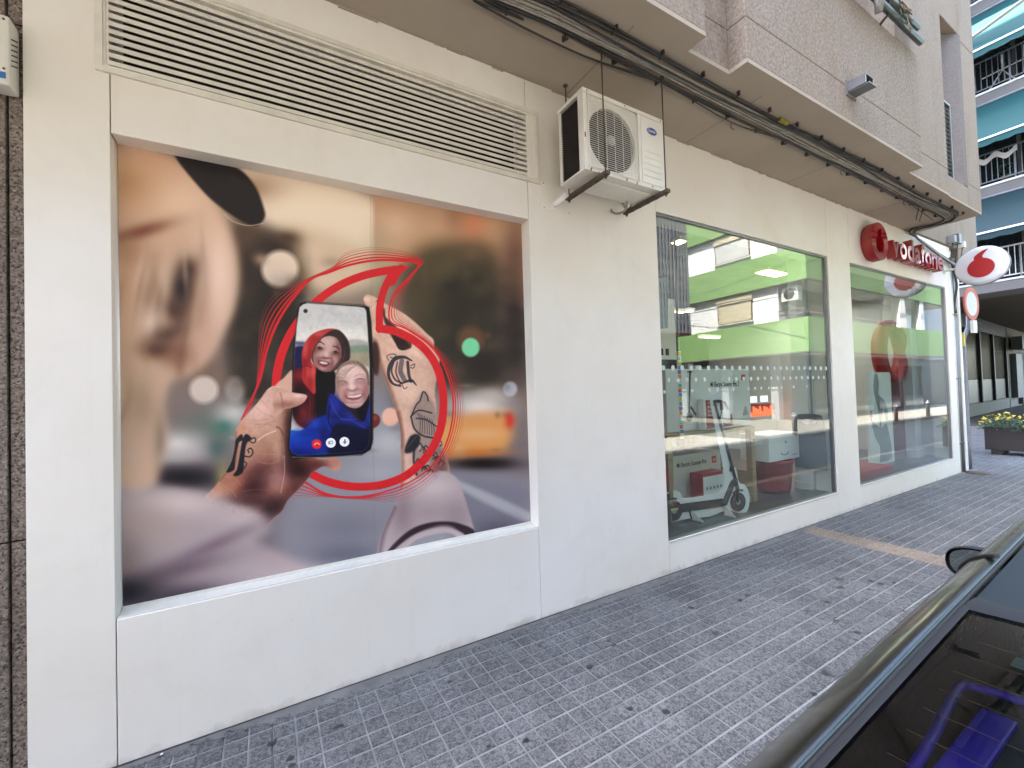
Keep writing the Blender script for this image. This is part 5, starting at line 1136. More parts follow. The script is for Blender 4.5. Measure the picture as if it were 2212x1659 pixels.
def mini_scooter(par, x, z, s, y):
    m = MB(); m.tube([(x+.04*s, y, z+1.0*s), (x-.03*s, y, z+.16*s)], 0.018*s, 6); m.tube([(x-.04*s, y, z+.98*s), (x+.1*s, y, z+.98*s)], 0.014*s, 6); m.tube([(x+.01*s, y, z+.30*s), (x+.16*s, y, z+.12*s)], .02*s, 6)
    m.lathe([(0.001, -.004), (0.09*s, -.004), (0.09*s, .001), (.001, .001)], (x-.04*s, y, z+.09*s), 18, 'y'); m.build('printed_scooter', M['print_black'], par)
mini_scooter(bb, 3.92, 1.24, 0.54, 0.467)
for k, h in enumerate((.04, .07, .10, .12, .10, .07, .04)): MB().box((4.86+k*.016, 0.4672, 1.25), (4.868+k*.016, 0.4695, 1.25+h)).build('printed_bar', M['print_grey'], bb)
c2 = carton('carton', 'red and white price carton in front of the big scooter carton', (4.02, 0.38, 1.142), (4.52, 0.45, 1.47), M['white_print'])
MB().box((4.06, 0.3785, 1.16), (4.515, 0.381, 1.46)).build('red_print', M['red'], c2)
MB().prism(smooth_closed([(4.33, 1.22), (4.46, 1.20), (4.47, 1.30), (4.46, 1.38), (4.38, 1.40), (4.34, 1.36)], 5), XZ(0.3765), 0, .0015).build('white_shape', M['white_print'], c2)
for k in range(4): nm_txt(('Mi Home', 'Prueba', 'Smart', 'Pro 2')[k], c2, (4.09, 0.3765, 1.42-k*0.045), w=0.13, h=0.022, mat=M['white_print'])
c3 = carton('carton', 'low grey scooter carton lying on the shelf under the oak table', (3.75, 0.62, FZ+.062), (4.62, 0.9, 0.86))
nm_txt('Mi Electric Scooter Pro', c3, (3.86, 0.6185, 0.73), w=0.5, h=0.05, mat=M['print_black'], off=.01)
MB().box((4.46, 0.617, 0.72), (4.54, 0.6195, 0.80)).build('logo_tile', M['orange'], c3); nm_txt('mi', c3, (4.475, 0.6155, 0.745), w=0.05, h=0.03, mat=M['white_print'], off=.02)
c4 = carton('carton', 'small white carton with red borders under the oak table', (3.98, 0.40, FZ+.062), (4.36, 0.55, 0.68), M['red'])
MB().box((3.995, 0.3985, FZ+.075), (4.357, 0.402, 0.645)).build('white_print', M['white_print'], c4)
for k in range(5): MB().prism(circ(4.05+k*.06, 0.52, 0.018, 10), XZ(0.3965), 0, .0015).build('icon', M['print_grey'], c4)
MB().prism([(4.0, 0.36), (4.05, 0.36), (4.06, 0.42), (4.03, 0.45), (4.0, 0.41)], XZ(0.3965), 0, .0015).build('red_hand', M['red'], c4)
# red jug
rj = thing('red_canister', 'red canister with black cap cut off by the left window edge', 'canister', (3.42, 0.42, 0.5))
MB().bbox((3.33, 0.325, FZ), (3.395, 0.52, 0.57), .004).build('stand', M['shop_dark'], rj)
MB().lathe([(0.05, 0.0), (0.075, 0.02), (0.08, 0.12), (0.075, 0.22), (0.04, 0.28), (0.02, 0.29)], (3.40, 0.42, 0.572), 20).build('body', M['red'], rj)
MB().lathe([(0.028, 0), (0.028, 0.05)], (3.40, 0.42, 0.862), 14).build('cap', M['black'], rj)
# bin, carton on it, grey board
bn = thing('red_bin', 'round red bin beside the right window jamb', 'bin', (5.50, 0.52, FZ))
MB().lathe([(0.19, 0.0), (0.205, 0.05), (0.235, 0.36), (0.245, 0.37), (0.245, 0.40), (0.225, 0.40), (0.18, 0.04)], (5.50, 0.53, FZ), 32).build('bin_body', M['red'], bn)
wb = carton('carton', 'white kettle carton resting on top of the red bin', (5.17, 0.36, 0.678), (5.84, 0.72, 1.0))
MB().tube([(5.50+.09*math.cos(a), 0.358, 0.79+.05*math.sin(a)) for a in np.linspace(PI+.4, 2*PI-.4, 8)], 0.006, 6).build('printed_handle', M['print_grey'], wb)
MB().box((5.52, 0.357, 0.88), (5.55, 0.3595, 0.91)).build('printed_mark', M['print_grey'], wb); MB().box((5.76, 0.357, 0.95), (5.79, 0.3595, 0.98)).build('logo_tile', M['orange'], wb)
nm_txt('Mi Kettle', wb, (5.66, 0.357, 0.72), w=0.12, h=0.018)
# board with a hand slot on the side pillar face (x plane)
bdp = MB(); outl = smooth_closed([(0.03, 0.55), (0.44, 0.55), (0.45, 0.60), (0.44, 1.05), (0.42, 1.17), (0.36, 1.22), (0.11, 1.22), (0.05, 1.17), (0.03, 1.05), (0.02, 0.60)], 4)
holep = circ(0.235, 1.13, 0.10, 24, 0.032)
def plate_with_hole(outl, hole, X0, X1):
    m = MB(); c0 = (sum(h[0] for h in hole)/len(hole), sum(h[1] for h in hole)/len(hole)); N = 72
    def hit(P, a):
        b = 0; dx, dz = math.cos(a), math.sin(a)
        for i in range(len(P)):
            x1, z1 = P[i][0]-c0[0], P[i][1]-c0[1]; x2, z2 = P[(i+1) % len(P)][0]-c0[0], P[(i+1) % len(P)][1]-c0[1]; den = dx*(z2-z1)-dz*(x2-x1)
            if abs(den) < 1e-9: continue
            t = (x1*(z2-z1)-z1*(x2-x1))/den; s = (x1*dz-z1*dx)/den
            if t > 0 and -1e-6 <= s <= 1+1e-6: b = max(b, t)
        return (c0[0]+dx*b, c0[1]+dz*b)
    o = [hit(outl, 2*PI*(k+.5)/N) for k in range(N)]; h = [hit(hole, 2*PI*(k+.5)/N) for k in range(N)]
    m.add([(X0, a, b) for a, b in o]+[(X0, a, b) for a, b in h]+[(X1, a, b) for a, b in o]+[(X1, a, b) for a, b in h],
          [q for k in range(N) for q in ((k, (k+1) % N, N+(k+1) % N, N+k), (2*N+k, 2*N+(k+1) % N, 3*N+(k+1) % N, 3*N+k), (k, (k+1) % N, 2*N+(k+1) % N, 2*N+k), (N+k, N+(k+1) % N, 3*N+(k+1) % N, 3*N+k))]); return m
o = plate_with_hole([(0.06+(a-.02)*0.85, b) for a, b in outl], [(0.06+(a-.02)*0.85, b) for a, b in holep], 5.845, 5.857).build('display_board', M['grey_board'], None)
tag(o, 'dark grey board with oval hand slot leaning at the right jamb', 'board')
# hanging strip of coloured stickers
st = thing('sticker_strip', 'hanging vertical strip of many coloured stickers', 'sign', (3.55, 0.28, 1.1))
MB().box((3.515, 0.282, 1.10), (3.575, 0.286, 1.96)).build('strip', M['white_print'], st)
cols = [(.8,.55,.02),(.05,.25,.6),(.7,.05,.05),(.1,.5,.2),(.75,.75,.7),(.8,.3,.02),(.35,.1,.45),(.02,.4,.5)]
for k in range(19): MB().box((3.517+0.004*(k % 2), 0.2795, 1.108+k*0.045), (3.571-0.004*(k % 3), 0.2815, 1.145+k*0.045)).build('sticker', simple('sticker_%d' % (k % 8), cols[k % 8], 0.5) if k < 8 else bpy.data.materials['sticker_%d' % (k % 8)], st)
MB().tube([(3.545, 0.284, 1.96), (3.545, 0.284, 3.3)], 0.012, 8).build('rod', M['steel'], st)
MB().prism([(3.28, 2.66), (3.50, 2.72), (3.47, 2.2), (3.33, 2.18)], XZ(0.34), 0, .004).build('paper_bag', M['print_grey'], st, label='pale paper panel hanging beside the sticker strip')
# far things in the room
rd = thing('lit_display', 'glowing orange product display with three small screens at the back', 'display', (9.3, 2.9, 0.9))
MB().bbox((8.6, 2.9, FZ), (10.0, 3.3, 0.92), .006).build('counter', M['shop_white'], rd)
MB().box((8.62, 2.92, 0.93), (9.98, 2.96, 1.20)).build('backing', M['red'], rd)
for k in range(16): h = 0.08+0.14*abs(math.sin(k*1.9)); MB().box((8.66+k*.082, 2.902, 0.93), (8.70+k*.082, 2.915, 0.93+h)).build('glowing_bar', M['orange_glow'], rd)
for k in range(3): MB().bbox((8.62+k*.42, 2.90, 1.23), (8.88+k*.42, 2.93, 1.37), .003).build('small_screen', M['screen_glow'], rd)
us = thing('wall_poster', 'dark green hanging board with pale words in the scooter window', 'sign', (4.9, 2.3, 2.2))
MB().bbox((4.75, 2.30, 1.85), (5.75, 2.33, 2.55), .004).build('board', simple('dark_green_board', (0.02, 0.05, 0.04), 0.5), us)
text_on('UNICO', 'lettering', M['print_grey'], us, (4.88, 2.298, 2.02), (1, 0, 0), (0, 0, 1), w=0.75, h=0.16, offset=.02)
text_on('PERMITE', 'lettering', M['print_grey'], us, (4.88, 2.298, 2.24), (1, 0, 0), (0, 0, 1), w=0.72, h=0.10, offset=.01)
# printed scooter cut-out standing just behind the glass
cA = Vector((3.39, 0.36, 0)); cd = Vector((0.9, -0.19, 0)).normalized(); cn = Vector((cd.y, -cd.x, 0))
cp = lambda s, z, d: tuple(cA+cd*s+cn*d+Vector((0, 0, z)))
co = thing('scooter_cutout', 'white cardboard cut-out of a black electric scooter behind the glass', 'cut-out', cp(0.5, FZ, 0))
outc = [(-0.06,0.290),(-0.10,0.42),(-0.05,0.55),(0.04,0.594),(0.10,0.588),(0.151,0.562),(0.193,0.505),(0.40,0.505),(0.616,0.512),(0.703,0.641),(0.688,0.72),(0.685,0.819),(0.567,1.42),(0.565,1.49),(0.60,1.525),(0.651,1.535),(0.69,1.56),(0.735,1.56),(0.767,1.527),(0.80,1.475),(0.848,1.452),(0.851,1.34),(0.80,1.30),(0.77,1.26),(0.72,1.275),(0.72,1.18),(0.792,0.81),(0.855,0.748),(0.89,0.60),(0.965,0.565),(1.02,0.46),(1.01,0.35),(0.97,0.280),(0.863,0.280),(0.72,0.33),(0.499,0.290),(0.25,0.30)]
MB().prism(smooth_closed(outc, 3), lambda u, v, d: cp(u, v, d), 0.0, 0.006).build('board', M['white_print'], co)
tp = lambda s, z, d=0.008: cp(s, z, d)
sc_ = MB()
sc_.tube([tp(0.62, 1.42), tp(0.845, 0.62), tp(0.86, 0.52)], [0.014, 0.018, 0.022], 8).tube([tp(0.86, 0.56), tp(0.853, 0.40)], 0.020, 8).tube([tp(0.85, 0.64), tp(0.80, 0.60), tp(0.68, 0.40), tp(0.64, 0.40)], [0.022, 0.03, 0.03, 0.03], 8)
sc_.prism([(0.12, 0.455), (0.66, 0.455), (0.70, 0.42), (0.66, 0.375), (0.14, 0.37), (0.10, 0.41)], lambda u, v, d: cp(u, v, d), 0.006, 0.012)
sc_.tube([tp(0.60, 1.44), tp(0.66, 1.45), tp(0.74, 1.44), tp(0.78, 1.37)], [0.022, 0.018, 0.014, 0.012], 8).tube([tp(0.70, 1.46), tp(0.70, 1.36)], 0.018, 8).tube([tp(0.72, 1.42), tp(0.66, 1.2)], 0.004, 6)
sc_.tube([tp(0.80, 0.80), tp(0.79, 0.72)], 0.022, 8).tube([tp(0.25, 0.37), tp(0.27, 0.30)], 0.008, 6)
sc_.build('printed_frame', M['print_black'], co)
def wheel(s, z, r_):
    pts = [(s+r_*math.cos(2*PI*k/28), z+r_*math.sin(2*PI*k/28)) for k in range(28)]
    MB().prism(pts, lambda u, v, d: cp(u, v, d), 0.006, 0.013).build('printed_wheel', M['tyre'], co)
    for rr, mt, d in ((0.72, M['red'], .0135), (0.66, M['print_black'], .0142), (0.30, M['print_grey'], .0150)):
        MB().prism([(s+(a-s)*rr, z+(b-z)*rr) for a, b in pts], lambda u, v, d_: cp(u, v, d_), d-.0006, d).build('wheel_ring', mt, co)
wheel(0.065, 0.398, 0.098); wheel(0.862, 0.397, 0.098)
MB().tube([tp(0.10, 0.51), tp(0.04, 0.52), tp(-0.03, 0.47)], 0.010, 6).tube([tp(0.93, 0.51), tp(0.86, 0.525), tp(0.80, 0.49)], 0.010, 6).build('printed_mudguard', M['print_black'], co)
MB().prism([(0.02, 0.40), (0.11, 0.405), (0.11, 0.425), (0.02, 0.42)], lambda u, v, d: cp(u, v, d), 0.0152, 0.0162).build('printed_reflector', simple('yellow_print', (.6, .6, .1), .5), co)
for s, hh in ((0.28, 0.11), (0.68, 0.13)):
    a = cA+cd*s; m = MB(); m.add([a+cn*.006+Vector((0,0,FZ+.004)), a+cn*.13+Vector((0.04,0,FZ+.004)), a+cn*.10+Vector((0.02,0,FZ+.04)), a+cn*.006+Vector((0,0,FZ+hh)),
                                 a+cn*.006+cd*.005+Vector((0,0,FZ+.004)), a+cn*.13+cd*.005+Vector((0.04,0,FZ+.004)), a+cn*.10+cd*.005+Vector((0.02,0,FZ+.04)), a+cn*.006+cd*.005+Vector((0,0,FZ+hh))],
                                 [(0,1,2,3), (4,7,6,5), (0,4,5,1), (1,5,6,2), (2,6,7,3), (3,7,4,0)])
    m.build('foot', M['white_print'], co)

# second window
pf = thing('red_platform', 'low glossy red display platform in the second window', 'platform', (7.4, 0.3, FZ))
MB().bbox((6.60, 0.145, FZ+.001), (7.95, 0.60, FZ+0.10), .01).build('platform', M['red'], pf)
up = smooth_open([(6.66, 0.40), (7.3, 0.42), (7.42, 0.48), (7.46, 0.80)], 5)
MB().bbox((6.66, 0.44, FZ+0.101), (7.52, 0.56, 0.80), .01).build('upstand', M['red'], pf)
dp = thing('display_totem', 'tall grey display totem with red edges on the red platform', 'display', (7.1, 0.5, 0.8))
MB().bbox((6.66, 0.46, 0.801), (7.46, 0.50, 2.25), .005).build('panel', M['print_grey'], dp)
for x in (7.47, ): MB().bbox((x, 0.455, 0.801), (x+0.03, 0.505, 2.25), .004).build('edge', M['red'], dp)
for (cx_, cz_, r_) in ((6.85, 1.75, 0.30), (6.98, 1.02, 0.16)):
    m = MB(); N = 32; oo = circ(cx_, cz_, r_, N, r_*1.35); ii = circ(cx_, cz_, r_*.82, N, r_*1.18)
    m.add([(a, 0.452, b) for a, b in oo]+[(a, 0.452, b) for a, b in ii]+[(a, 0.459, b) for a, b in oo]+[(a, 0.459, b) for a, b in ii], [q for k in range(N) for q in ((k, (k+1) % N, N+(k+1) % N, N+k), (k, (k+1) % N, 2*N+(k+1) % N, 2*N+k), (N+k, N+(k+1) % N, 3*N+(k+1) % N, 3*N+k))])
    m.build('red_ring', M['red'], dp)
MB().prism(circ(6.70, 1.75, 0.2, 30, 0.33), XZ(0.449), 0, 0.006).build('red_disc', M['shop_red'], dp)
wp = thing('window_panel', 'white standing panel with grey figures in the second window', 'display', (8.3, 0.55, FZ))
pa, pb = Vector((7.72, 0.63, 0)), Vector((8.56, 0.63, 0))
MB().bbox((8.10, 0.47, FZ+.002), (8.98, 0.50, 1.75), .004).build('panel', M['white_print'], wp)
fig = [[(8.02,1.72),(8.12,1.70),(8.16,1.55),(8.12,1.42),(8.2,1.36),(8.32,1.30),(8.42,1.18),(8.44,1.0),(8.36,0.98),(8.28,1.16),(8.2,1.0),(8.14,0.8),(8.1,1.1),(8.02,1.3),(7.96,1.5)],
       [(7.86,0.98),(8.0,0.92),(8.2,0.86),(8.36,0.92),(8.46,0.72),(8.52,0.5),(8.48,0.34),(8.2,0.32),(8.06,0.34),(8.1,0.55),(7.96,0.7),(7.88,0.84)]]
for f_ in fig: MB().prism(smooth_closed([(a+.36, b) for a, b in f_], 4), XZ(0.4675), 0, .0015).build('printed_figure', M['print_grey'], wp)
MB().box((8.14, 0.466, 1.05), (8.24, 0.469, 1.08)).box((8.175, 0.4662, 0.98), (8.205, 0.4692, 1.15)).build('red_cross_mark', M['red'], wp)
rg = thing('ring_sculpture', 'big red ring sculpture on a dark red column in the second window', 'sculpture', (9.28, 0.55, FZ))
RC = (9.28, 2.10); N = 64
hh = speech_mark(0, -0.05, 0.27); hh = [(a*0.95, b*1.0) for a, b in hh]
def ringp(r_, k): return (RC[0]+r_[0]*math.cos(k), RC[1]+r_[1]*math.sin(k))
m = MB(); sec = []
for k in range(N):
    a = 2*PI*k/N; row = []
    for q in range(10):
        b = 2*PI*q/10; rr = 0.44+0.09*math.cos(b); row.append((RC[0]+rr*0.98*math.cos(a), 0.56+0.11*math.sin(b), RC[1]+rr*1.05*math.sin(a)))
    sec.append(row)
sec.append(sec[0]); m.grid(sec, close=True); m.build('ring', M['red'], rg)
MB().bbox((9.0, 0.50, FZ), (9.56, 0.62, 1.60), .01).build('column', M['shop_red'], rg)

# stock on the shelf units and leaflets
rq = random.Random(11)
for k in range(14):
    x = 6.35+0.27*k; z = (0.62, 1.0, 1.38)[k % 3]; h_ = rq.uniform(.12, .26); w_ = rq.uniform(.09, .2)
    o = MB().bbox((x, 4.02, 1.905), (x+w_, 4.3, 1.905+h_), .004).build('stock_box', (M['white_print'], M['red'], M['print_grey'])[k % 3], None)
    tag(o, ('white', 'red', 'grey')[k % 3]+' stock box on the rear shelves, '+('first first first second second second third third third fourth fourth fourth fifth fifth'.split()[k])+' '+('white','red','grey')[k % 3]+' one from the left', 'box', 'stock boxes on the rear shelves')
pg = thing('price_poster', 'blue and pale hanging price posters at the upper left of the scooter window', 'sign', (3.3, 0.9, 2.3))
MB().bbox((3.7, 1.0, 2.05), (3.95, 1.012, 2.55), .002).build('poster_sheet', simple('blue_sheet', (0.02, 0.05, 0.28), .5), pg)
MB().bbox((4.0, 1.0, 1.95), (4.4, 1.012, 2.7), .002).build('poster_sheet', M['white_print'], pg)
for k in range(2): MB().box((4.1+.1*k, 0.997, 2.0), (4.16+.1*k, 0.9995, 2.08)).build('printed_mark', M['print_black'], pg)
pdm = thing('arch_panel', 'pale rounded wall panel beside the dark green sign board', 'panel', (4.5, 2.2, 1.4))
MB().prism([(5.0, 0.9), (5.0, 2.35)]+[(5.0-0.75*math.sin(a), 2.35-0.75+0.75*math.cos(a)) for a in np.linspace(0.05, PI/2, 10)]+[(4.25, 0.9)], XZ(2.2), 0, .03).build('panel', M['shop_white'], pdm)
# ================================================================== buildings across the side street
aw = thing('awning_building', 'apartment building with teal awnings over its balconies across the side street', 'building', (21.0, 3.0, 0))
MB().box((21.4, -1.2, 4.75), (34, 14.0, 19)).build('wall', M['taupe'], aw)
lv_ = [4.68, 7.74, 10.72, 13.70, 16.7]
for i, z in enumerate(lv_):
    sl = MB().bbox((20.0, -1.2, z-0.36), (21.4, 14.0, z-0.06), .01).build('balcony_slab', M['taupe'], aw)
    MB().bbox((19.97, -1.2, z-0.06), (20.03, 14.0, z), .006).build('edge_trim', M['white_render'], sl)
    rb = MB().box((20.0, -1.2, z+0.98), (20.04, 14.0, z+1.02)).box((20.0, -1.2, z+.08), (20.03, 14.0, z+.11)).build('railing', M['galv'] if i else M['white_render'], aw)
    bm_ = MB().box((-.009, -.009, .11), (.009, .009, .98)).mesh('baluster', M['galv'] if i else M['white_render'])
    if i < 4:
        for k in range(26): piece('baluster', bm_, rb, (20.015, -0.6+k*0.125, z))
    for y in (-1.15, -0.7, 0.9, 2.5, 4.1, 5.7, 7.3): MB().box((20.0, y, z), (20.035, y+.035, z+.98)).build('rail_post', M['galv'], rb)
    MB().box((21.37, 0.2, z+.1), (21.41, 1.0, z+2.3)).box((21.37, 1.1, z+.1), (21.41, 2.6, z+2.3)).box((21.37, -1.0, z+.9), (21.41, -.2, z+2.3)).build('window', M['dglass'], aw)
def awning(x0, z0, x1, z1, mat, lab, y0=-1.0, y1=5.5, slope_y=0.0):
    a = thing('awning', lab, 'awning', (x0, (y0+y1)/2, z1), group=None)
    m = MB(); N = 30; ys = np.linspace(y0, y1, N)
    m.grid([[(x0+(x1-x0)*t, y, z0+(z1-z0)*t-0.05*math.sin(PI*t)) for y in ys] for t in np.linspace(0, 1, 6)]); m.build('fabric', mat, a)
    v = MB(); ys = np.linspace(y0, y1, 181)
    v.grid([[(x1-.005, y, z1-.03) for y in ys], [(x1-.012, y, z1-0.20-0.035*abs(math.sin((y-y0)*PI/0.42))) for y in ys]]); v.build('valance', mat, a)
    MB().bbox((x1-.025, y0, z1-.035), (x1+.02, y1, z1+.02), .006).build('front_bar', M['white_render'], a)
    MB().tube([(x0, y0, z0+.03), (x0, y1, z0+.03)], 0.045, 10).build('roller', M['galv'], a)
    for ya in (0.35, 4.2): MB().tube([(x0, ya+.2, z0-.15), ((x0+x1)/2, ya-.55, (z0+z1)/2-.12), (x1, ya-.15, z1-.01)], 0.03, 8).build('arm', M['cream'], a)
    return a
awning(20.0, 16.32, 19.0, 14.6, M['teal'], 'topmost teal awning partly out of the picture')
a_ = awning(20.0, 13.25, 19.0, 11.63, M['teal'], 'teal awning with a pale folding arm above it near the top right corner')
MB().tube([(19.2, 2.0, 12.05), (18.7, 0.0, 12.35)], 0.05, 8).build('arm', M['cream'], a_)
awning(20.0, 10.30, 19.0, 8.86, M['teal'], 'flat teal awning in the middle between two balcony railings')
awning(20.0, 7.32, 19.0, 6.03, M['teal_dark'], 'darker blue teal awning lowest above the shop sign')
# folding chair, cloth and pots on balconies
ch = thing('folding_rack', 'white folding drying rack behind the upper balcony railing', 'drying rack', (20.5, 1.2, 10.72))
MB().tube([(20.35, 1.5, 10.74), (20.5, 1.15, 11.4), (20.35, 0.8, 10.74)], 0.022, 8).build('leg', M['white_render'], ch); MB().tube([(20.5, 1.6, 11.4), (20.5, 0.7, 11.45)], 0.02, 8).build('bar', M['white_render'], ch); MB().tube([(20.5, 1.15, 11.4), (20.5, 1.15, 11.9)], 0.02, 8).build('bar', M['white_render'], ch)
cm_ = MB(); cm_.grid([[(20.5+.05*math.sin(t*9+k), 0.45+t*.25, 11.9-k*.18) for t in np.linspace(0, 1, 6)] for k in range(6)])
o = cm_.build('hanging_towel', M['shop_white'], None); tag(o, 'pale towel hanging behind the upper balcony railing', 'towel')
cm_ = MB(); cm_.grid([[(19.97+.02*math.sin(t*14+k), 0.85+t*1.0, 8.72-k*.09-.16*math.sin(t*PI*2.2)**2) for t in np.linspace(0, 1, 18)] for k in range(3)])
o = cm_.build('draped_cloth', M['white_render'], None); tag(o, 'wavy white cloth draped over the middle balcony railing', 'cloth')
pt = thing('potted_plant', 'small green potted plant on the middle balcony', 'plant', (20.3, 1.15, 7.74)); MB().lathe([(.08, 0), (.12, .2)], (20.3, 1.15, 7.75), 14).build('pot', M['brown'], pt)
lf = MB()
for k in range(40):
    c = Vector((20.3+rnd.uniform(-.15, .15), 1.15+rnd.uniform(-.15, .15), 8.0+rnd.uniform(0, .35))); d1 = Vector((rnd.uniform(-1, 1), rnd.uniform(-1, 1), rnd.uniform(-.3, 1))).normalized()*.06; d2 = Vector((rnd.uniform(-1, 1), rnd.uniform(-1, 1), 0)).normalized()*.03; lf.add([c-d1, c+d2, c+d1, c-d2], [(0,1,2,3)])
lf.build('foliage', M['leaf'], pt)
# arcade under that building
ar = thing('arcade_shop', 'dim brown arcade with a black framed closed shop front', 'building', (27, 4, 0))
MB().box((20.02, -1.2, 4.33), (60, 9.0, 4.36)).build('ceiling', M['brown_soffit'], ar)
wl = lambda x: 3.48+(x-25.8)*0.071
m = MB()
for (xa, xb, za_, zb_, mat, nm) in ((20.5, 34.6, 0, 0.52, M['cream'], 'plinth'), (20.5, 34.6, 3.75, 4.33, M['black'], 'fascia')):
    MB().add([(xa, wl(xa), za_), (xb, wl(xb), za_), (xb, wl(xb)+.3, za_), (xa, wl(xa)+.3, za_), (xa, wl(xa), zb_), (xb, wl(xb), zb_), (xb, wl(xb)+.3, zb_), (xa, wl(xa)+.3, zb_)], [(0,3,2,1),(4,5,6,7),(0,1,5,4),(1,2,6,5),(2,3,7,6),(3,0,4,7)]).build(nm, mat, ar)
gm_ = simple('brown_shop_glass', (0.085, 0.072, 0.045), 0.15, var=.25, vscale=.6); gl2 = simple('grey_frosted_glass', (0.13, 0.14, 0.13), 0.3, var=.2, vscale=1)
xs5 = [20.6, 22.9, 25.2, 28.0, 31.0, 34.4]
for a, b in zip(xs5, xs5[1:]):
    for z0_, z1_, mt in ((0.53, 1.55, gl2), (1.56, 3.74, gm_)):
        MB().add([(a+.06, wl(a)+.08, z0_), (b-.06, wl(b)+.08, z0_), (b-.06, wl(b)+.08, z1_), (a+.06, wl(a)+.08, z1_), (a+.06, wl(a)+.1, z0_), (b-.06, wl(b)+.1, z0_), (b-.06, wl(b)+.1, z1_), (a+.06, wl(a)+.1, z1_)], [(0,1,2,3),(4,7,6,5),(0,4,5,1),(3,2,6,7),(1,5,6,2),(0,3,7,4)]).build('shop_pane', mt, ar)
for x in xs5: MB().box((x-.06, wl(x)-.02, 0.5), (x+.06, wl(x)+.12, 3.76)).build('mullion', M['black'], ar)
text_on('OTTO', 'lettering', M['print_grey'], ar, (27.0, wl(27)-.01, 3.85), (1, .071, 0), (0, 0, 1), w=1.6, h=.3)
MB().add([(34.7, 4.1, 0), (42, 4.6, 0), (42, 4.9, 0), (34.7, 4.4, 0), (34.7, 4.1, 4.32), (42, 4.6, 4.32), (42, 4.9, 4.32), (34.7, 4.4, 4.32)], [(0,3,2,1),(4,5,6,7),(0,1,5,4),(1,2,6,5),(2,3,7,6),(3,0,4,7)]).build('passage_wall', M['cream'], ar)
MB().box((35.2, 3.9, 0.5), (36.4, 4.12, 2.9)).build('door', M['grey_board'], ar); MB().box((34.9, 3.6, 3.1), (36.6, 4.0, 3.8)).build('air_vent_box', M['grey_board'], ar)
MB().box((37.2, 4.1, 0.1), (39.6, 4.25, 3.0)).build('door', M['taupe'], ar)
MB().box((60, -1.2, 0), (60.3, 9.2, 4.33)).box((20.5, 9.0, 0), (60, 9.2, 4.33)).build('end_wall', M['brown_soffit'], ar)
MB().box((20.3, wl(20.3)-.2, 0), (20.7, 9, 4.33)).build('arcade_wall', M['joint'], ar)

# planter
plz = atz(2129, 981, 0.0)
pln = thing('flower_planter', 'brown wooden planter full of small yellow flowers', 'planter', (13.3, -0.3, 0))
X0_, X1_, Y0_, Y1_ = 13.15, 13.72, -0.95, 0.36
MB().bbox((X0_, Y0_, 0.10), (X0_+.03, Y1_, 0.57), .004).bbox((X1_-.03, Y0_, 0.10), (X1_, Y1_, 0.57), .004).bbox((X0_+.03, Y0_, 0.10), (X1_-.03, Y0_+.03, 0.57), .004).bbox((X0_+.03, Y1_-.03, 0.10), (X1_-.03, Y1_, 0.57), .004).build('box', M['planter'], pln)
MB().bbox((X0_-.01, Y0_-.01, 0.572), (X1_+.01, Y1_+.01, 0.585), .003).build('rim', M['planter'], pln)
for a, b in ((X0_+.02, Y0_+.08), (X0_+.02, Y1_-.24), (X1_-.18, Y0_+.08), (X1_-.18, Y1_-.24)): MB().bbox((a, b, 0.0), (a+.16, b+.16, 0.099), .006).build('foot', M['planter'], pln)
MB().box((X0_-.006, -.42, .44), (X0_-.001, -.32, .47)).build('maker_plate', M['steel'], pln)
fo, fl = MB(), MB(); rr_ = random.Random(5)
for k in range(2600):
    x, y = rr_.uniform(X0_-.10, X1_+.08), rr_.uniform(Y0_-.08, Y1_+.10)
    ex = min(x-(X0_-.10), (X1_+.08)-x, y-(Y0_-.08), (Y1_+.10)-y)
    top = 0.60+min(0.17, ex*1.3)+0.07*math.sin(x*11+y*9)+0.05*math.sin(y*17)
    z = rr_.uniform(0.52 if ex < .1 else .58, top); c = Vector((x, y, z))
    d1 = Vector((rr_.uniform(-1, 1), rr_.uniform(-1, 1), rr_.uniform(-.6, .9))).normalized()*rr_.uniform(.014, .028); d2 = d1.cross(Vector((rr_.uniform(-1, 1), rr_.uniform(-1, 1), 1))).normalized()*rr_.uniform(.007, .013)
    fo.add([c-d1, c+d2, c+d1, c-d2], [(0,1,2,3)])
    if k % 15 == 0:
        c = Vector((x, y, top+0.015)); r0 = rr_.uniform(.016, .026); nn = Vector((rr_.uniform(-.9, .1), rr_.uniform(-.5, .5), .7)).normalized(); u_ = nn.orthogonal().normalized(); w_ = nn.cross(u_)
        for q in range(5):
            a = 2*PI*q/5; e1 = u_*math.cos(a)+w_*math.sin(a); e2 = nn.cross(e1); fl.add([c, c+e1*r0*.6+e2*r0*.5, c+e1*r0*1.1-nn*.003, c+e1*r0*.6-e2*r0*.5], [(0,1,2,3)])
fo.build('foliage', M['leaf'], pln, kind='stuff'); fl.build('flowers', M['flower'], pln, kind='stuff')

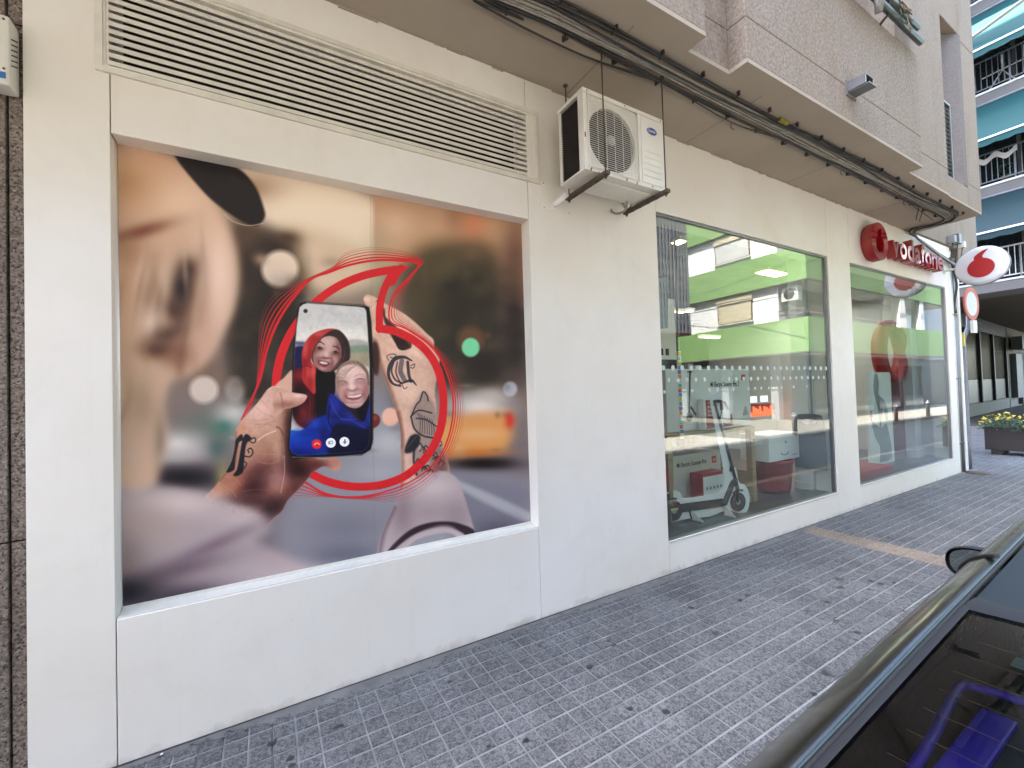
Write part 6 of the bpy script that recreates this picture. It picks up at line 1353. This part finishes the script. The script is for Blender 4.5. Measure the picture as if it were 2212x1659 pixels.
# ================================================================== across the main street (seen mirrored in the shop glass)
gb = thing('green_building', 'corner apartment building with green balcony bands mirrored in the shop windows', 'building', (19.5, -7.0, 0))
MB().box((21.0, -22, 2.9), (40, -7.8, 21)).build('core', M['screen_grey'], gb)
MB().box((20.6, -22, 0.0), (40, -7.9, 2.9)).build('ground_floor_wall', M['shop_dark'], gb)  # dark colour stands in for the shade of the recess under the overhang
for y in (-21, -18.5, -16, -13.5, -11, -8.6): MB().box((20.2, y, 0), (20.55, y+.35, 2.95)).build('column', M['screen_grey'], gb)
for x in (22.5, 26, 29.5, 33): MB().box((x, -7.85, 0.02), (x+2.6, -7.82, 2.5)).build('shop_window', M['dglass'], gb)
for k in range(6):
    z = 2.97+3.0*k
    MB().box((19.4, -22, z), (19.55, -6.5, z+1.42)).box((19.55, -6.65, z), (36, -6.5, z+1.42)).build('balcony_band', M['green'], gb)
    MB().box((19.55, -22, z), (36, -6.65, z+0.16)).build('floor_slab', M['white_render'], gb)
    MB().box((19.6, -12.6, z+1.421), (21.0, -7.75, z+2.99)).build('facade_wall', M['white_render'], gb)
    MB().box((19.6, -22, z+1.421), (21.0, -14.0, z+2.99)).build('facade_wall', M['white_render'], gb)
    w = MB().box((19.57, -10.68, z+1.66), (19.6, -8.90, z+2.95)).build('window', M['brown'], gb)
    MB().box((19.55, -10.62, z+1.72), (19.57, -8.96, z+2.90)).build('shutter', M['shutter'] if k % 2 == 0 else M['shutter_w'], w)
    MB().box((19.50, -10.72, z+1.62), (19.6, -8.86, z+1.66)).build('sill', M['white_render'], w)
    MB().box((19.50, -10.72, z+2.62), (19.56, -8.86, z+2.92)).build('shutter_box', M['shutter'], w)
    for xa in (28.7, 31.3): MB().box((xa, -6.9, z+1.421), (xa+0.65, -6.52, z+2.99)).build('pillar', M['white_render'], gb)
    for xa, mt in ((22.3, 'brown'), (24.0, 'white_render'), (25.6, 'shutter'), (30.0, 'shutter'), (33, 'white_render')):
        w = MB().box((xa, -7.79, z+1.0), (xa+1.5, -7.72, z+2.6)).build('window', M[mt], gb)
    r2 = MB().tube([(19.47, -6.56, z+1.62), (19.47, -7.7, z+1.62)], 0.02, 6).tube([(19.47, -6.56, z+1.82), (19.47, -7.7, z+1.82)], 0.02, 6).tube([(19.5, -6.56, z+1.62), (28.6, -6.56, z+1.62)], 0.02, 6).build('rail', M['brown'], gb)
    for xa in (23.0, 26.0): MB().box((xa, -6.56, z+1.43), (xa+.03, -6.53, z+1.62)).build('rail_post', M['brown'], gb)
for j, (y, z) in enumerate(((-7.35, 5.2), )):
    a = thing('air_conditioner', 'outdoor air conditioner on the green balcony seen only in the window reflection', 'air conditioner', (19.8, y, z))
    MB().bbox((19.62, y-.25, z), (20.0, y+.35, z+.6), .02).build('casing', M['white_metal'], a); MB().lathe([(.001, -.01), (.2, -.01), (.2, 0), (.001, 0)], (19.6, y+.05, z+.3), 20, 'x').build('fan_grille', M['coil'], a)
    MB().box((19.6, y-.2, z-.04), (20.1, y-.16, z)).build('bracket', M['rust'], a)
wr = thing('street_cable', 'thin cables running along the green balcony bands', 'cable', (19.3, -9, 5.8))
MB().tube([(19.36, -16, 5.93), (19.36, -12, 5.97), (19.35, -9, 5.92), (19.35, -6.4, 5.95), (24, -6.4, 5.9), (36, -6.42, 5.95)], .015, 6).tube(smooth_open([(19.3, -16, 6.3), (18.6, -10, 6.2), (17.5, -5, 6.5)], 6), .012, 6).tube([(19.36, -14, 2.92), (19.35, -6.4, 2.9), (36, -6.42, 2.93)], .03, 6).build('cable', M['cable_black'], wr)
gs = thing('perforated_building', 'dark grey building with a screen of oval holes mirrored in the shop glass', 'building', (8, -6.6, 0))
MB().box((-30, -12, 0), (12.0, -7.0, 9.4)).build('core', M['shop_dark'], gs)
MB().box((-30, -22, 0), (12.0, -12, 20)).build('rear_block', M['screen_grey'], gs)
MB().box((-30, -7.0, 0.0), (5.0, -6.5, 9.4)).build('wall', simple('cream_bounce_wall', (0.31, 0.30, 0.285), 0.85), gs)  # out of view; pale colour chosen to reflect sun onto the shop front
vb = MB().box((-.038, -.05, 0), (.038, .05, 6.0)).mesh('screen_mullion', M['screen_grey'])
for k in range(46): piece('screen_mullion', vb, gs, (5.05+k*0.154, -6.55, 3.36))
for k in range(20): MB().box((5.0, -6.585, 3.36+k*0.31), (12.0, -6.515, 3.47+k*0.31)).build('screen_rail', M['screen_grey'], gs)
MB().box((5.0, -7.0, 3.30), (12.0, -6.5, 3.36)).build('screen_sill', M['shop_red'], gs)
for xa in (5.3, 8.6): MB().box((xa, -7.02, 0.3), (xa+2.3, -6.98, 2.8)).build('shop_window', M['dglass'], gs)
for k, x in enumerate((14.5, 18.2, 22.06, 25.51, 29.0)):
    b = thing('bollard', ('steel bollard nearest the crossing', 'steel bollard second from the crossing', 'steel bollard with white band mirrored left in the second window', 'steel bollard with white band mirrored right in the second window', 'steel bollard farthest down the street')[k], 'bollard', (x, -4.72, 0), group='bollards along the far pavement')
    MB().lathe([(.075, 0.0), (.075, .56), (.08, .57), (.08, .60), (.075, .61), (.07, .66), (.04, .70), (.001, .71)], (x, -4.72, 0), 16).build('post', M['steel'], b); MB().lathe([(.084, .575), (.084, .62)], (x, -4.72, 0), 16).build('band', M['white_acr'], b)
# ================================================================== parked car (faces along the street, +x)
YC = -3.06
car = thing('parked_car', 'dark green black parked coupe seen from behind over its rear window', 'car', (1.9, YC, -0.12))
def car_paint():
    m, nt, p, out = nodes_of('dark_car_paint'); p.inputs['Base Color'].default_value = (0.014, 0.016, 0.012, 1)
    p.inputs['Metallic'].default_value = 0.55; p.inputs['Roughness'].default_value = 0.34; p.inputs['Coat Weight'].default_value = 0.8; p.inputs['Coat Roughness'].default_value = 0.15
    v = pos(nt); bump(nt, p, noise(nt, v, 900, 2), 0.04, 0.0005)
    f = noise(nt, v, 60, 4); nt.links.new(ramp(nt, f, [(0.3, 0.42), (0.7, 0.5)]), p.inputs['Roughness'])
    c = ramp(nt, noise(nt, v, 3, 4), [(0.3, (0.0075, 0.0085, 0.006)), (0.7, (0.011, 0.012, 0.009))]); nt.links.new(c, p.inputs['Base Color']); return m
M['paint'] = car_paint()
M['roof'] = simple('dark_roof_panel', (0.010, 0.017, 0.022), 0.5, var=.15, spec=0.3)
M['mould'] = simple('blue_grey_moulding', (0.035, 0.060, 0.062), 0.4, 0.3, var=.15)
M['rubber'] = simple('black_rubber_trim', (0.006, 0.007, 0.009), 0.7, var=.2)
M['cglass'] = glass_mat('dark_car_glass', (0.55, 0.56, 0.57), 1.40, 0.004)
# profile of the upper side: (distance inside the widest line, height), measured at x = 1.0
def side(x):
    """outer side section from the roof moulding down to the sill, left side (y as offset outwards from centre)"""
    if x < 1.0: q = (1.0-x)**2; dz = -min(0.25*q, 0.36); dy = min(0.045*(x-0.82)+0.135*q, 0.150)
    elif x > 1.75: t = (x-1.75)/1.0; dz = -0.28*t*t; dy = 0.042-0.02*t*t
    else: dz = 0; dy = 0.045*(x-0.82)
    base = [(0.726, 1.283), (0.750, 1.272), (0.776, 1.250), (0.798, 1.214), (0.818, 1.165), (0.838, 1.10), (0.855, 1.03), (0.872, 0.95), (0.885, 0.86), (0.892, 0.74), (0.890, 0.60), (0.880, 0.45), (0.870, 0.30), (0.86, 0.16)]
    out_ = []
    for w, z in base:
        k = max(0.0, min(1.0, (z-0.86)/(1.283-0.86))); out_.append((x, YC+w+dy*k, z+dz*k))
    return out_
xs_c = [-0.75, -0.45, -0.2, -0.1, 0.0, 0.1, 0.2, 0.3, 0.4, 0.5, 0.6, 0.7, 0.8, 0.9, 1.0, 1.1, 1.3, 1.55, 1.8, 2.05, 2.3, 2.55, 2.75]
rows = [side(x) for x in xs_c]
mir = lambda R_: [[(a, 2*YC-b, c) for a, b, c in r_] for r_ in R_]
body = MB(); body.grid(rows); body.grid([list(reversed(r_)) for r_ in mir(rows)])
# bonnet and boot lofts
def cross(x, w, zt, zs=0.16):
    r_ = []
    for k in range(21):
        a = PI*k/20; cx_ = math.cos(a); sy = math.sin(a)
        yy = w*(abs(cx_)**0.35)*(1 if cx_ > 0 else -1); zz = zs+(zt-zs)*(sy**0.42 if sy > 0 else 0)
        r_.append((x, YC+yy, zz))
    return r_
front = [cross(x, w, z) for x, w, z in ((2.72, .885, .90), (3.0, .885, .885), (3.4, .88, .85), (3.8, .86, .80), (4.1, .80, .72), (4.28, .68, .60), (4.33, .5, .45))]
body.grid(front); body.add(front[-1], [tuple(range(21))])
rear = [cross(x, w, z) for x, w, z in ((-0.19, .888, .93), (-0.45, .885, .925), (-0.72, .885, .90), (-0.9, .875, .89), (-1.05, .85, .86), (-1.12, .80, .70), (-1.14, .7, .5))]
body.grid(rear); body.add(rear[-1], [tuple(range(21))])
bo = body.build('body', M['paint'], car)
so2 = bo.modifiers.new('thick', 'SOLIDIFY'); so2.thickness = 0.004; so2.offset = -1
# roof panel between the mouldings
def top(x): return side(x)[0]
rx = [0.90, 1.05, 1.3, 1.55, 1.75]; rg_ = []
for x in rx:
    a = top(x); zt = a[2]-0.004; row = []
    for k in range(13):
        t = k/12; y = a[1]-0.010-(2*(a[1]-YC)-0.020)*t; row.append((x+(-0.02 if False else 0)+0.055*math.sin(PI*t)*(-1 if x == rx[0] else 0), y, zt+0.024*math.sin(PI*t)))
    rg_.append(row)
MB().grid(rg_).build('roof_panel', M['roof'], car)
# roof mouldings
for s_ in (1, -1):
    P3 = []
    for x in np.arange(-0.18, 2.35, 0.05):
        a = top(float(x)); P3.append((x, a[1] if s_ > 0 else 2*YC-a[1], a[2]-0.001))
    MB().tube(P3, 0.0021, 8).build('roof_moulding', M['mould'], car)
    P4 = [(p_[0], p_[1]-s_*0.004, p_[2]-0.001) for p_ in P3]
    MB().tube(P4, 0.0032, 8).build('seal', M['rubber'], car)
# rear glass, gasket, heater wires
gx = [0.86, 0.78, 0.7, 0.6, 0.5, 0.4, 0.3, 0.2, 0.1, 0.0, -0.1, -0.18]; gg = []
for x in gx:
    a = top(x); row = []
    for k in range(13):
        t = k/12; y = a[1]-0.008-(2*(a[1]-YC)-0.016)*t; row.append((x-0.05*math.sin(PI*t)*0+0.0, y, a[2]-0.005+0.026*math.sin(PI*t)**0.9-(0.0 if x > .85 else 0.0)))
    gg.append(row)
MB().grid(gg).build('rear_window', M['cglass'], car)
gk = MB(); L_ = [r_[0] for r_ in gg]; Rr = [r_[-1] for r_ in gg]
gk.grid([[(a[0], a[1]+0.005, a[2]+0.003) for a in L_], [(a[0], a[1]+0.001, a[2]+0.0045) for a in L_], [(a[0], a[1]-0.006, a[2]+0.0035) for a in L_]])
gk.grid([[(a[0], a[1]-0.024, a[2]+0.003) for a in Rr], [(a[0], a[1]-0.006, a[2]+0.006) for a in Rr], [(a[0], a[1]+0.010, a[2]+0.0035) for a in Rr]])
tr = rg_[0]; g0 = gg[0]; g1 = [tuple(np.array(a)*0.9+np.array(b)*0.1) for a, b in zip(gg[0], gg[1])]
gk.grid([[(a[0], a[1], a[2]+0.002) for a in tr], [(b[0]+.012, b[1], b[2]+0.006) for b in g0], [(c[0], c[1], c[2]+0.003) for c in g1]])
gk.build('window_gasket', M['rubber'], car)
hwm = simple('heater_wire', (0.08, 0.035, 0.015), 0.5)
for i in range(14):
    x = 0.80-0.04*i-0.02; a = top(x); row = []
    for k in range(13):
        t = 0.02+0.96*k/12; y = a[1]-0.010-(2*(a[1]-YC)-0.020)*t; row.append((x-0.02*math.sin(PI*t), y, a[2]-0.0075+0.026*math.sin(PI*t)**0.9))
    MB().tube(row, 0.00028, 4, smooth=False).build('heater_wire', hwm, car)
# windscreen and side windows
ws_ = [[(2.2-0.0, YC+0.64, 1.2), (2.2, YC, 1.245), (2.2, YC-0.64, 1.2)], [(2.85, YC+0.76, .89), (2.92, YC, .90), (2.85, YC-0.76, .89)]]
MB().grid([[(1.76, YC+.70, 1.275), (1.78, YC, 1.31), (1.76, YC-.70, 1.275)], ws_[0], ws_[1]]).build('windscreen', M['cglass'], car)
for s_ in (1, -1):
    P5 = [(0.75, 1.20), (1.70, 1.21), (2.15, 1.06), (2.30, 0.92), (0.55, 0.92), (0.60, 1.10)]
    def onside(x, z):
        sec = side(x); zs = [q[2] for q in sec]
        y = np.interp(z, zs[::-1], [q[1] for q in sec][::-1]); return YC+s_*(y-YC+0.0015)
    m = MB(); ring_ = [(x, onside(x, z), z) for x, z in P5]; c_ = (1.4, onside(1.4, 1.05), 1.05); m.add(ring_+[c_], [(i, (i+1) % 6, 6) for i in range(6)]); m.build('side_window', M['dglass'], car)
# thin rubber lip crossing the pillar at the door top
lip = [(1.09, -2.322, 1.292), (1.13, -2.302, 1.278), (1.182, -2.268, 1.250), (1.235, -2.240, 1.215), (1.285, -2.224, 1.18), (1.34, -2.212, 1.13)]
MB().tube(smooth_open(lip, 5), 0.0038, 6).build('door_lip', M['rubber'], car)
# door mirror
mc = Vector((2.27, -2.035, 0.905)); mm = MB()
secs = []
for t, sx, sy, sz in ((0.0, 0, 0.105, 0.064), (0.02, 0, 0.108, 0.066), (0.05, 0, 0.10, 0.062), (0.09, 0, 0.075, 0.048), (0.115, 0, 0.03, 0.02)):
    secs.append([(mc.x+t, mc.y+sy*math.copysign(abs(math.cos(2*PI*k/24))**0.75, math.cos(2*PI*k/24)), mc.z+sz*math.copysign(abs(math.sin(2*PI*k/24))**0.8, math.sin(2*PI*k/24))) for k in range(24)])
mm.grid(secs, close=True); mm.add(secs[-1], [tuple(range(24))])
mh = mm.build('door_mirror', M['rubber'], car)
mglass = simple('mirror_glass', (0.30, 0.34, 0.33), 0.02, 1.0, var=.01)
MB().add([(mc.x+0.006, mc.y+(a[1]-mc.y)*.90, mc.z+(a[2]-mc.z)*.88) for a in secs[0]], [tuple(range(24))]).build('mirror_glass', mglass, mh)
MB().tube([(2.30, -2.13, 0.87), (2.30, -2.22, 0.86)], 0.03, 8).build('mirror_arm', M['rubber'], mh)
mh2 = mm.mesh('door_mirror', M['rubber']);
for v in mh2.vertices: v.co.y = 2*YC-v.co.y
o = bpy.data.objects.new('door_mirror', mh2); link(o); o.parent = car; o.location = -wloc(car)
# wheels, lamps, plate
for x in (-0.28, 3.15):
    for s_ in (1, -1):
        yw = YC+s_*0.83
        w = MB().lathe([(.001, -.09), (.20, -.09), (.30, -.085), (.315, -.06), (.315, .06), (.30, .085), (.20, .09), (.001, .09)], (x, yw, 0.195), 28, 'y').build('wheel', M['tyre'], car)
        MB().lathe([(.001, -.01), (.19, -.01), (.19, .01), (.001, .01)], (x, yw+s_*0.095, 0.195), 20, 'y').build('rim', M['steel'], w)
for s_ in (1, -1):
    MB().bbox((-1.14, YC+s_*0.45, 0.66), (-1.09, YC+s_*0.74, 0.80), .01).build('tail_lamp', M['red'], car)
    MB().bbox((4.18, YC+s_*0.45, 0.55), (4.27, YC+s_*0.68, 0.66), .02).build('headlight', M['white_acr'], car)
MB().bbox((-1.155, YC-.26, .50), (-1.14, YC+.26, .61), .003).build('number_plate', M['white_print'], car)
# cabin seen through the rear glass
MB().box((-0.9, YC-.70, 0.76), (2.6, YC+.70, 0.80)).build('cabin_floor', M['black'], car)
MB().bbox((0.0, YC-.66, 0.80), (1.00, YC+.70, 0.93), .02).build('parcel_shelf', simple('shelf_carpet', (0.014, 0.012, 0.010), 0.95, var=.4, vscale=30), car)
vio = simple('violet_plastic', (0.07, 0.035, 0.72), 0.45, var=.15)
fr_ = thing('violet_frame_shape', 'violet rounded frame shape below the rear window of the car', 'frame', (1.1, -2.3, 0.935))  # violet shape added just below the rear glass
MB().tube(smooth_open([(0.45, -2.275, 0.952), (0.976, -2.245, 0.952), (1.20, -2.225, 0.952), (1.27, -2.225, 0.952), (1.285, -2.25, 0.952), (1.30, -2.30, 0.952), (1.33, -2.55, 0.952)], 4), 0.0085, 8).build('frame', vio, fr_)
MB().bbox((0.50, -2.31, 0.938), (1.22, -2.262, 0.950), .004).build('bar', vio, fr_)
MB().box((0.40, -2.56, 0.931), (1.26, -2.262, 0.937)).build('inner_sheet', simple('dark_teal_sheet', (0.015, 0.028, 0.035), 0.5), fr_)
for st_ in bpy.data.objects:
    if st_.name.startswith('parcel_shelf'): st_.data.transform(Matrix.Translation((0.36, 0, 0)))
MB().box((1.42, -2.30, 0.962), (1.47, -2.262, 0.965)).build('sticker', simple('pale_blue_sticker', (.25, .45, .47), .5), fr_)
